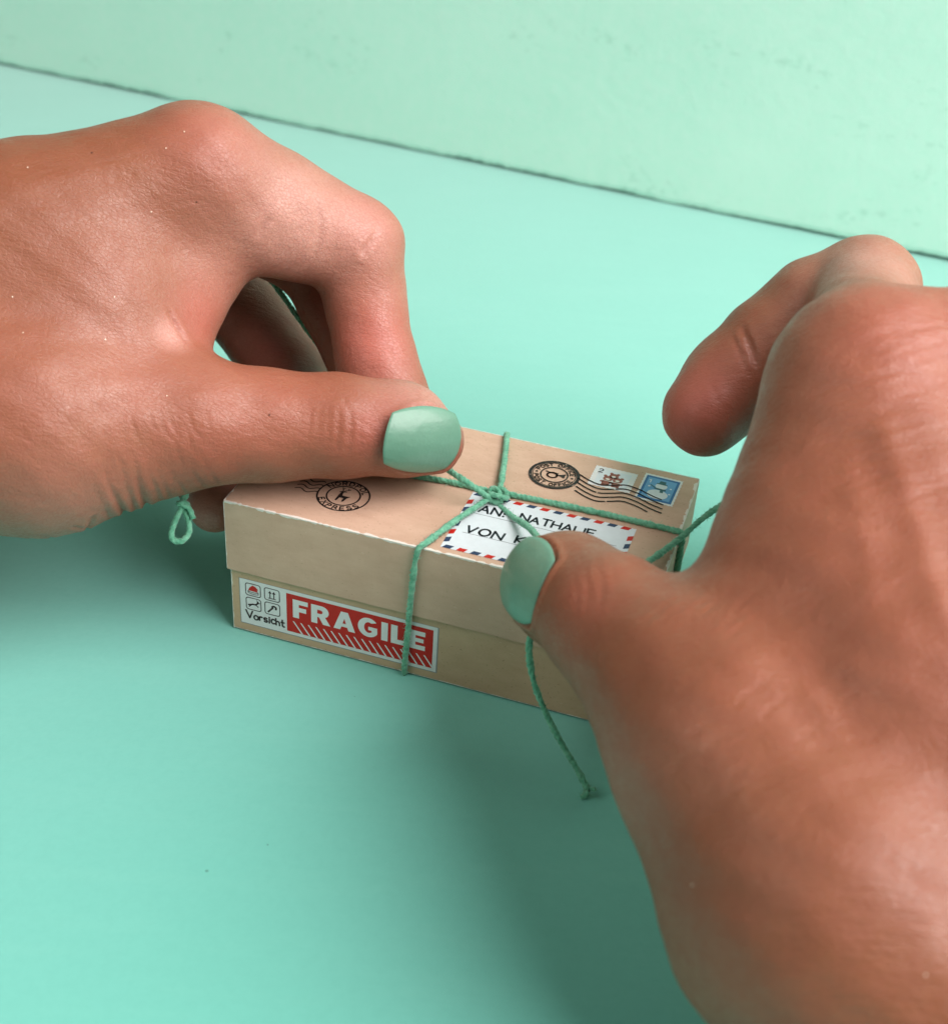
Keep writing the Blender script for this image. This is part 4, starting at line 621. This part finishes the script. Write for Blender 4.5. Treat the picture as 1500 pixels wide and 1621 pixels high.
# ------------------------------------------------------------------ twine
def catmull(P, step=.25):
    P = [np.array(p, float) for p in P]; out = []
    Q = [2 * P[0] - P[1]] + P + [2 * P[-1] - P[-2]]
    for i in range(1, len(Q) - 2):
        a, b, c, d = Q[i - 1:i + 3]; m = max(2, int(np.linalg.norm(c - b) / step))
        for t in np.arange(m) / m:
            out.append(.5 * (2 * b + (c - a) * t + (2 * a - 5 * b + 4 * c - d) * t * t + (3 * b - a - 3 * c + d) * t ** 3))
    out.append(P[-1]); return np.array(out)
FUZZ_V, FUZZ_F = [], []
def cord(name, pts, R, parent, seed=0, pitch=3.0, fuzz=1.0, smooth_path=True):
    rnd = np.random.default_rng(seed)
    C = catmull(pts) if smooth_path else np.array(pts)
    Tn = np.gradient(C, axis=0); Tn /= np.linalg.norm(Tn, axis=1)[:, None] + 1e-9
    u = np.cross(Tn[0], (0.3, .2, 1.0)); u /= np.linalg.norm(u)
    s = np.concatenate([[0], np.cumsum(np.linalg.norm(np.diff(C, axis=0), axis=1))])
    K = 15; V, F = [], []; th = np.arange(K) / K * 2 * math.pi
    wob = np.interp(s, np.linspace(0, s[-1] + 1e-6, max(3, int(s[-1] / 1.2))), rnd.normal(0, .09, max(3, int(s[-1] / 1.2))))
    for i in range(len(C)):
        u = u - Tn[i] * (u @ Tn[i]); u /= np.linalg.norm(u); v = np.cross(Tn[i], u)
        tw = 2 * math.pi * s[i] / pitch + 5 * wob[i]
        r = R * (1 + wob[i]) * (.68 + .42 * np.abs(np.cos(1.5 * (th - tw))) ** .8)
        V.append(C[i] + np.outer(r * np.cos(th), u) + np.outer(r * np.sin(th), v))
        nf = rnd.poisson(.95 * fuzz * .25 / .25)
        for _ in range(nf):
            a = rnd.uniform(0, 2 * math.pi); o_ = np.cos(a) * u + np.sin(a) * v
            p0 = C[i] + o_ * R * .9; dr = o_ * rnd.uniform(.2, 1) + Tn[i] * rnd.uniform(-1, 1) + np.cross(Tn[i], o_) * rnd.uniform(-.8, .8); dr /= np.linalg.norm(dr)
            ln = rnd.uniform(.25, 1.1); p1 = p0 + dr * ln * .5; p2 = p0 + dr * ln + rnd.normal(0, .12, 3)
            w = np.cross(dr, (0.2, .9, .4)); w = w / (np.linalg.norm(w) + 1e-9) * .032; w2 = np.cross(dr, w)
            b = len(FUZZ_V); FUZZ_V.extend([p0 + w, p0 - w, p0 + w2, p1 + w, p1 - w, p1 + w2, p2]) 
            FUZZ_F.extend([(b, b + 1, b + 4, b + 3), (b + 1, b + 2, b + 5, b + 4), (b + 2, b, b + 3, b + 5), (b + 3, b + 4, b + 6), (b + 4, b + 5, b + 6), (b + 5, b + 3, b + 6)])
    n = len(C); V = np.concatenate(V)
    for i in range(n - 1):
        for k in range(K): F.append((i * K + k, i * K + (k + 1) % K, (i + 1) * K + (k + 1) % K, (i + 1) * K + k))
    F.append(tuple(range(K))[::-1]); F.append(tuple(range((n - 1) * K, n * K)))
    return link(name, mesh(name, V * MM, F), M['twine'], parent, smooth=True)

def build_twine():
    tw = empty('twine', (-.0455, -.04578, 0), math.radians(-15.89))
    tag(tw, 'mint green cotton twine tied crosswise round the box with loose ends', 'twine')
    R = .58; T = BH + R * .95; o = R * .95
    K = (45.6, 19.4)
    # across: front, over the lid, down the back, under
    cord('cross_wrap', [(36.2, 3, -.0 + .9), (36.0, 1.2, .75), (35.9, .5 - o, .9), (36.1, .5 - o, 7), (36.4, .45 - o, 12), (36.6, -o, 15.2), (37.2, -o, 26), (37.6, -o, BH - 1), (38.0, -o * .6, BH + o * .7), (38.8, 1.2, T + .15), (41.5, 9, T + .5), (44.3, 16.4, T + .55), (45.4, 19.0, T + .5)], R, tw, 1)
    cord('cross_wrap', [(46.2, 20.0, T + .6), (45.4, 24, T + .7), (43.6, 32, T + .4), (41.6, 40, T + .15), (41.0, BD + o * .5, BH + o * .7), (40.9, BD + o, BH - 1), (40.4, BD + o, 15.2), (39.6, BD - .5 + o, 8), (38.8, BD - .5 + o, .9), (38.6, BD - 3, .9)], R, tw, 2)
    # along: left end, over the lid, right end
    cord('length_wrap', [(3, 19.6, .9), (.5 - o, 19.6, .9), (.5 - o, 19.6, 8), (-o, 19.4, 15.2), (-o, 19.3, BH - 1), (-o * .6, 19.3, BH + o * .7), (1.2, 19.3, T), (15, 19.7, T), (27, 20.3, T), (37, 21.2, T), (44, 20.9, T + .1), (46.8, 20.8, T)], R, tw, 3)
    cord('length_wrap', [(44.5, 21.3, T), (47.5, 21.5, T), (56, 21.9, T), (66, 22.2, T), (76, 22.1, T), (BL - 1.0, 22.0, T), (BL + o * .6, 22.0, BH + o * .7), (BL + o, 22.0, BH - 1), (BL + o, 22.0, 15.2), (BL - .5 + o, 21.8, 8), (BL - .5 + o, 21.6, .9), (BL - 3, 21.6, .9)], R, tw, 4)
    # knot: two interlocked turns
    kx, ky, kz = 45.9, 19.2, T + .9
    P = []
    for i in range(34):
        a = i / 33 * 2 * math.pi * 1.9
        P.append((kx + 1.55 * math.cos(a) + .5 * math.cos(2 * a + .4), ky + 1.15 * math.sin(a) + .35 * math.sin(2 * a), kz + .7 * math.sin(1.5 * a + .3)))
    cord('knot', P, R * .92, tw, 5)
    cord('knot', [(kx - 1.6, ky + 1.5, kz - .4), (kx - .7, ky + .4, kz + .9), (kx + .5, ky - .3, kz + 1.0), (kx + 1.5, ky - 1.3, kz - .2)], R * .9, tw, 6)
    # ends in the fingers
    cord('held_end', CORDS['held'], R, tw, 7)
    cord('tail_end', CORDS['tail'], R * .95, tw, 8)
    cord('pulled_end', CORDS['pull'], R, tw, 9)
    # small tied loop dangling from the hand
    e = np.array(CORDS['held'][-1]); ex = np.array(LOOP_X); ez = np.array(LOOP_Z); ey = np.cross(ex, ez)
    lp = lambda x, z, y=0: e + ex * x + ez * z + ey * y
    cord('end_loop', [lp(0, .4), lp(.3, -.6, .3), lp(-.3, -1.6, .5), lp(-1.3, -3.6, .2), lp(-2.1, -5.8), lp(-1.8, -7.2, -.3), lp(-.3, -7.4, -.4), lp(1.0, -6.0, -.2), lp(1.1, -4.2), lp(.5, -2.4, -.3), lp(-.2, -1.1, -.6), lp(-.6, -.2, -.2)], .54, tw, 10)
    cord('loop_knot', [lp(-.7, -.7, .6), lp(.2, -.4, 1.0), lp(.8, -.8, .2), lp(.3, -1.2, -.7), lp(-.6, -1.0, -.6), lp(-.8, -.5, .2), lp(.3, -.9, 1.0), lp(1.3, -1.6, .5), lp(1.9, -3.4, .2)], .48, tw, 11)
    # frayed tip of the hanging tail
    e = np.array(CORDS['tail'][-1]); d = e - np.array(CORDS['tail'][-2]); d /= np.linalg.norm(d)
    rnd = np.random.default_rng(21); s0 = np.cross(d, (0, 1, 0)); s0 /= np.linalg.norm(s0)
    for i in range(4):
        q = s0 * (-1.7 + .95 * i) + rnd.normal(0, .3, 3)
        cord('frayed_ply', [e - d * .6, e + d * .3 + q * .35, e + d * (.7 + rnd.uniform(0, .5)) + q * .9, e + d * (.9 + rnd.uniform(-.2, .9)) + q * (1.2 + rnd.uniform(0, .7))], .34, tw, 30 + i, 2.0, 3.0)
    f = link('loose_fibres', mesh('loose_fibres', np.array(FUZZ_V) * MM, FUZZ_F), M['twine'], tw)
    f['kind'] = 'stuff'

build_twine()

# ------------------------------------------------------------------ hands: one continuous surface each, grown from a distance field
def rcone(X,a,b,ra,rb):
    # signed distance to a round cone, X (...,3)
    a=np.asarray(a,np.float32); b=np.asarray(b,np.float32)
    ba=b-a; l2=float(ba@ba); rr=ra-rb; a2=l2-rr*rr; il2=1.0/l2
    pa=X-a; y=pa@ba; z=y-l2
    v=pa*l2-y[...,None]*ba; x2=np.einsum('...i,...i->...',v,v)
    y2=y*y*l2; z2=z*z*l2
    k=np.sign(rr)*rr*rr*x2
    d=(np.sqrt(np.maximum(x2*a2*il2,0))+y*rr)*il2-ra
    d=np.where(np.sign(z)*a2*z2>k,np.sqrt(x2+z2)*il2-rb,d)
    d=np.where(np.sign(y)*a2*y2<k,np.sqrt(x2+y2)*il2-ra,d)
    return d
def smin(a,b,k):
    h=np.maximum(k-np.abs(a-b),0)/k
    return np.minimum(a,b)-h*h*h*k*(1/6.0)
def chain_field(X,pts,k=2.0):
    F=None
    for p,q in zip(pts[:-1],pts[1:]):
        d=rcone(X,p[:3],q[:3],p[3],q[3])
        F=d if F is None else smin(F,d,k)
    return F
def hand_field(spec,h):
    """spec: {'palm':[chains],'fingers':[(chain,k)],'extra'...} mm; returns field, origin"""
    P=np.array([p for c in spec['palm'] for p in c]+[p for cs,k in spec['fingers'] for c in cs for p in c])
    lo=(P[:,:3]-P[:,3:]).min(0)-6; hi=(P[:,:3]+P[:,3:]).max(0)+6
    n=np.ceil((hi-lo)/h).astype(int)+1
    ax=[(lo[i]+h*np.arange(n[i])).astype(np.float32) for i in range(3)]
    BIG=np.float32(60)
    def ev(chain,k,pad=13):
        F=np.full(n,BIG,np.float32); first=True
        for p,q in zip(chain[:-1],chain[1:]):
            r=max(p[3],q[3])+pad
            a=np.minimum(p[:3],q[:3])-r; b=np.maximum(p[:3],q[:3])+r
            i0=np.clip(((a-lo)/h).astype(int),0,n-1); i1=np.clip(((b-lo)/h).astype(int)+2,1,n)
            sl=tuple(slice(i0[i],i1[i]) for i in range(3))
            X=np.stack(np.meshgrid(*[ax[i][sl[i]] for i in range(3)],indexing='ij'),-1)
            F[sl]=smin(F[sl],rcone(X,p[:3],q[:3],p[3],q[3]).astype(np.float32),k)
        return F
    palm=np.full(n,BIG,np.float32)
    for c in spec['palm']: palm=smin(palm,ev(c,spec.get('kp',10)),spec.get('kp',10))
    out=palm.copy()
    for cs,k in spec['fingers']:
        g=ev(cs[0],2.5)
        for c in cs[1:]: g=smin(g,ev(c,2.5),5.0)
        out=np.minimum(out,smin(g,palm,k))
    return out,lo
def surface_nets(F,lo,h):
    S=F<0; n=np.array(F.shape)
    c=np.zeros(n-1,np.int8)
    for dx in (0,1):
        for dy in (0,1):
            for dz in (0,1):
                c+=S[dx:n[0]-1+dx,dy:n[1]-1+dy,dz:n[2]-1+dz]
    act=(c>0)&(c<8)
    idx=np.full(n-1,-1,np.int64); I=np.argwhere(act); idx[act]=np.arange(len(I))
    acc=np.zeros((len(I),3)); cnt=np.zeros(len(I))
    corners=[(x,y,z) for x in (0,1) for y in (0,1) for z in (0,1)]
    V={q:F[I[:,0]+q[0],I[:,1]+q[1],I[:,2]+q[2]] for q in corners}
    for q in corners:
        for ax in range(3):
            if q[ax]==0:
                r=list(q); r[ax]=1; r=tuple(r); a=V[q]; b=V[r]; m=(a<0)!=(b<0)
                t=np.where(m,a/np.where(m,a-b,1),0)
                p=np.array(q,float)[None]+np.eye(3)[ax][None]*t[:,None]
                acc+=p*m[:,None]; cnt+=m
    verts=(I+acc/cnt[:,None])*h+lo
    faces=[]
    for ax in range(3):
        b,d=(ax+1)%3,(ax+2)%3
        s0=[slice(None)]*3; s1=[slice(None)]*3; s0[ax]=slice(0,-1); s1[ax]=slice(1,None)
        A=S[tuple(s0)]; Bq=S[tuple(s1)]
        E=np.argwhere(A!=Bq); E=E[(E[:,b]>0)&(E[:,d]>0)&(E[:,b]<n[b]-1)&(E[:,d]<n[d]-1)]
        flip=A[E[:,0],E[:,1],E[:,2]]
        def cell(db,dd):
            e=E.copy(); e[:,b]-=db; e[:,d]-=dd; return idx[e[:,0],e[:,1],e[:,2]]
        Q=np.stack([cell(1,1),cell(0,1),cell(0,0),cell(1,0)],1)
        Q[~flip]=Q[~flip][:,::-1]
        faces.append(Q)
    return verts,np.concatenate(faces)


def seg_dist(P, A, B):
    d = B - A; t = np.clip(((P - A) @ d) / (d @ d + 1e-9), 0, 1)
    return np.linalg.norm(P - (A + t[:, None] * d), axis=1)

def nail_height(x, y, Wd):
    Rn = Wd * .74
    return -(Rn - np.sqrt(np.maximum(Rn * Rn - y * y, .01))) - np.where(x > 0, x * x / 56.0, x * x / 90.0) + .42

def nail_mesh(X, a, n, L, Wd, thick=.34, over=0.0):
    X, a, n = (np.array(q, float) for q in (X, a, n)); s = np.cross(n, a); s /= np.linalg.norm(s)
    nu, nv = 30, 22; V = []; rnd = random.Random(int(L * 100))
    Rn = Wd * .60; bump = [rnd.uniform(-.05, .05) for _ in range(8)]
    ring = []
    for layer in (0, 1):
        for i in range(nu + 1):
            for j in range(nv + 1):
                q, t = -1 + 2 * i / nu, -1 + 2 * j / nv
                e = .34 if q > 0 else .30
                uu = q * math.sqrt(1 - e * t * t); vv = t * math.sqrt(1 - .36 * q * q)
                edge = max(abs(q), abs(t)) ** 8
                x, y = uu * L / 2, vv * Wd / 2 * (1 + .06 * uu)
                z = float(nail_height(np.float64(x), np.float64(y), Wd))
                z += .03 * math.sin(3 * uu + bump[0] * 40) * math.cos(2.5 * vv)
                th = thick * (1 - .75 * edge)
                V.append(X + a * x + s * y + n * (z + (th * .55 if layer == 0 else -th * .45)))
    F = []; w = nv + 1; o = (nu + 1) * w
    for i in range(nu):
        for j in range(nv):
            q = i * w + j
            F.append((q, q + w, q + w + 1, q + 1)); F.append((o + q, o + q + 1, o + q + w + 1, o + q + w))
    per = [j for j in range(nv)] + [i * w + nv for i in range(nu)] + [nu * w + j for j in range(nv, 0, -1)] + [i * w for i in range(nu, 0, -1)]
    for p, q in zip(per, per[1:] + per[:1]): F.append((p, q, o + q, o + p))
    outline = np.array([V[k] for k in per])
    return np.array(V), F, outline

def build_hand(name, spec, creases, tints, specks, nails, mat, label, h=.9):
    F, lo = hand_field(spec, h)
    V, Q = surface_nets(F, lo, h)
    del F
    def relax(V, Q, it, f=.5):
        E = np.sort(np.concatenate([Q[:, [0, 1]], Q[:, [1, 2]], Q[:, [2, 3]], Q[:, [3, 0]]]), 1)
        cnt = np.bincount(E.ravel(), minlength=len(V))[:, None]
        for _ in range(it):
            A = np.stack([np.bincount(E[:, 0], V[E[:, 1], k], len(V)) + np.bincount(E[:, 1], V[E[:, 0], k], len(V)) for k in range(3)], 1) / cnt
            V = V + f * (A - V)
        return V
    V = relax(V, Q, 4)
    # one level of subdivision
    E = np.sort(np.concatenate([Q[:, [0, 1]], Q[:, [1, 2]], Q[:, [2, 3]], Q[:, [3, 0]]]), 1)
    key, inv = np.unique(E[:, 0].astype(np.int64) * len(V) + E[:, 1], return_inverse=True); inv = inv.ravel()
    u = np.stack([key // len(V), key % len(V)], 1); nq, n0, ne = len(Q), len(V), len(u)
    ei = n0 + inv.reshape(4, nq); fc = n0 + ne + np.arange(nq)
    V = np.concatenate([V, V[u].mean(1), V[Q].mean(1)])
    Q = np.concatenate([np.stack([Q[:, k], ei[k], fc, ei[k - 1]], 1) for k in range(4)])
    P = relax(V, Q, 2); nv = len(P)
    fn = np.cross(P[Q[:, 2]] - P[Q[:, 0]], P[Q[:, 3]] - P[Q[:, 1]])
    Nn = np.stack([sum(np.bincount(Q[:, j], fn[:, k], nv) for j in range(4)) for k in range(3)], 1)
    Nn /= np.linalg.norm(Nn, axis=1)[:, None] + 1e-12
    disp = np.zeros(nv)
    def along(pl, dep, wid, one=False, nail=False):
        pl = np.array(pl, float); m = ((P > pl.min(0) - 6 * wid - 2) & (P < pl.max(0) + 6 * wid + 2)).all(1); ix = np.where(m)[0]
        if not len(ix): return
        best = np.full(len(ix), 1e9); bt = np.zeros(len(ix)); nseg = len(pl) - 1
        for k in range(nseg):
            A, B = pl[k], pl[k + 1]; d = B - A; t = np.clip(((P[ix] - A) @ d) / (d @ d + 1e-9), 0, 1)
            dd = np.linalg.norm(P[ix] - (A + t[:, None] * d), axis=1); c = dd < best; best[c] = dd[c]; bt[c] = (k + t[c]) / nseg
        if nail:
            disp[ix] += -.32 * np.exp(-(best / .42) ** 2) + .38 * np.exp(-((best - .95) / .7) ** 2)
            return
        w_ = np.clip(bt / .6, 0, 1) ** 1.3 if one else np.sin(np.clip(bt, .02, .98) * math.pi) ** .6
        disp[ix] += w_ * dep * (-np.exp(-(best / wid) ** 2) + .32 * np.exp(-((best - 2.1 * wid) / (1.1 * wid)) ** 2))
    for pl, dep, wid, one in creases: along(catmull(pl, 1.0) if len(pl) > 2 else pl, dep, wid, one)
    nail_geo = [nail_mesh(*q) for q in nails]
    for V_, F_, ol in nail_geo: along(np.concatenate([ol[::3], ol[:1]]), .35, .55, nail=True)
    # gentle unevenness of flesh
    disp += .10 * np.sin(P[:, 0] * .55 + 1.3 * np.sin(P[:, 1] * .31)) * np.sin(P[:, 1] * .47 + P[:, 2] * .52)
    P += Nn * disp[:, None]
    # the skin under a nail plate is pressed flat beneath it
    for (X, a, n, L, Wd), (V_, F_, ol) in zip(nails, nail_geo):
        X, a, n = (np.array(q, float) for q in (X, a, n)); sd = np.cross(n, a); sd /= np.linalg.norm(sd)
        D = P - X; x, y, z = D @ a, D @ sd, D @ n
        ins = ((np.abs(x) / (L * .5)) ** 3.2 + (np.abs(y) / (Wd * .5)) ** 3.2 < 1.0) & (z > -6)
        lim = nail_height(x, y, Wd) - .42
        mv = ins & (z > lim); P[mv] += np.outer((lim - z)[mv], n)
    me2 = bpy.data.meshes.new(name); me2.vertices.add(nv); me2.vertices.foreach_set('co', (P * MM).astype(np.float32).ravel())
    me2.loops.add(Q.size); me2.loops.foreach_set('vertex_index', Q.astype(np.int32).ravel())
    me2.polygons.add(len(Q)); me2.polygons.foreach_set('loop_start', np.arange(0, Q.size, 4, dtype=np.int32)); me2.update(calc_edges=True)
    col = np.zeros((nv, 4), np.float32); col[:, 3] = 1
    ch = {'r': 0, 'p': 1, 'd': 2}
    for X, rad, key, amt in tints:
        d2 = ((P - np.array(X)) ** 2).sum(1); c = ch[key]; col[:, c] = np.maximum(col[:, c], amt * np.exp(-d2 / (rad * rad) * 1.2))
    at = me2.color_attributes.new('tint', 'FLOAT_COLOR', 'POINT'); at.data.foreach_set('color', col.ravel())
    o = link(name, me2, mat, None, smooth=True)
    tag(o, label, 'hand')
    for V_, F_, ol in nail_geo:
        link('fingernail', mesh('fingernail', V_ * MM, F_), M['nail'], o, smooth=True)
    rnd = random.Random(9)
    for X, n, c in specks:
        X, n = np.array(X), np.array(n); i = int(((P - X) ** 2).sum(1).argmin()); X = P[i]
        bm = bmesh.new(); bmesh.ops.create_icosphere(bm, subdivisions=1, radius=(.14 if c == 'w' else rnd.uniform(.17, .24)) * MM)
        for v in bm.verts: v.co = v.co + Vector(tuple(-n * float(Vector(v.co).dot(Vector(tuple(n)))) * .55))
        for v in bm.verts: v.co += Vector(tuple((X + n * .06) * MM))
        nm = 'glitter_speck' if c == 'w' else 'mole'
        m_ = bpy.data.meshes.new(nm); bm.to_mesh(m_); bm.free(); link(nm, m_, M['glit'] if c == 'w' else M['mole'], o)
    return o

build_hand('hand', LEFT, CREASE_LEFT, TINT_LEFT, SPECK_LEFT, NAILS_LEFT, M['skin_a'], 'tanned hand with mint thumbnail pinching the twine above the box lid')
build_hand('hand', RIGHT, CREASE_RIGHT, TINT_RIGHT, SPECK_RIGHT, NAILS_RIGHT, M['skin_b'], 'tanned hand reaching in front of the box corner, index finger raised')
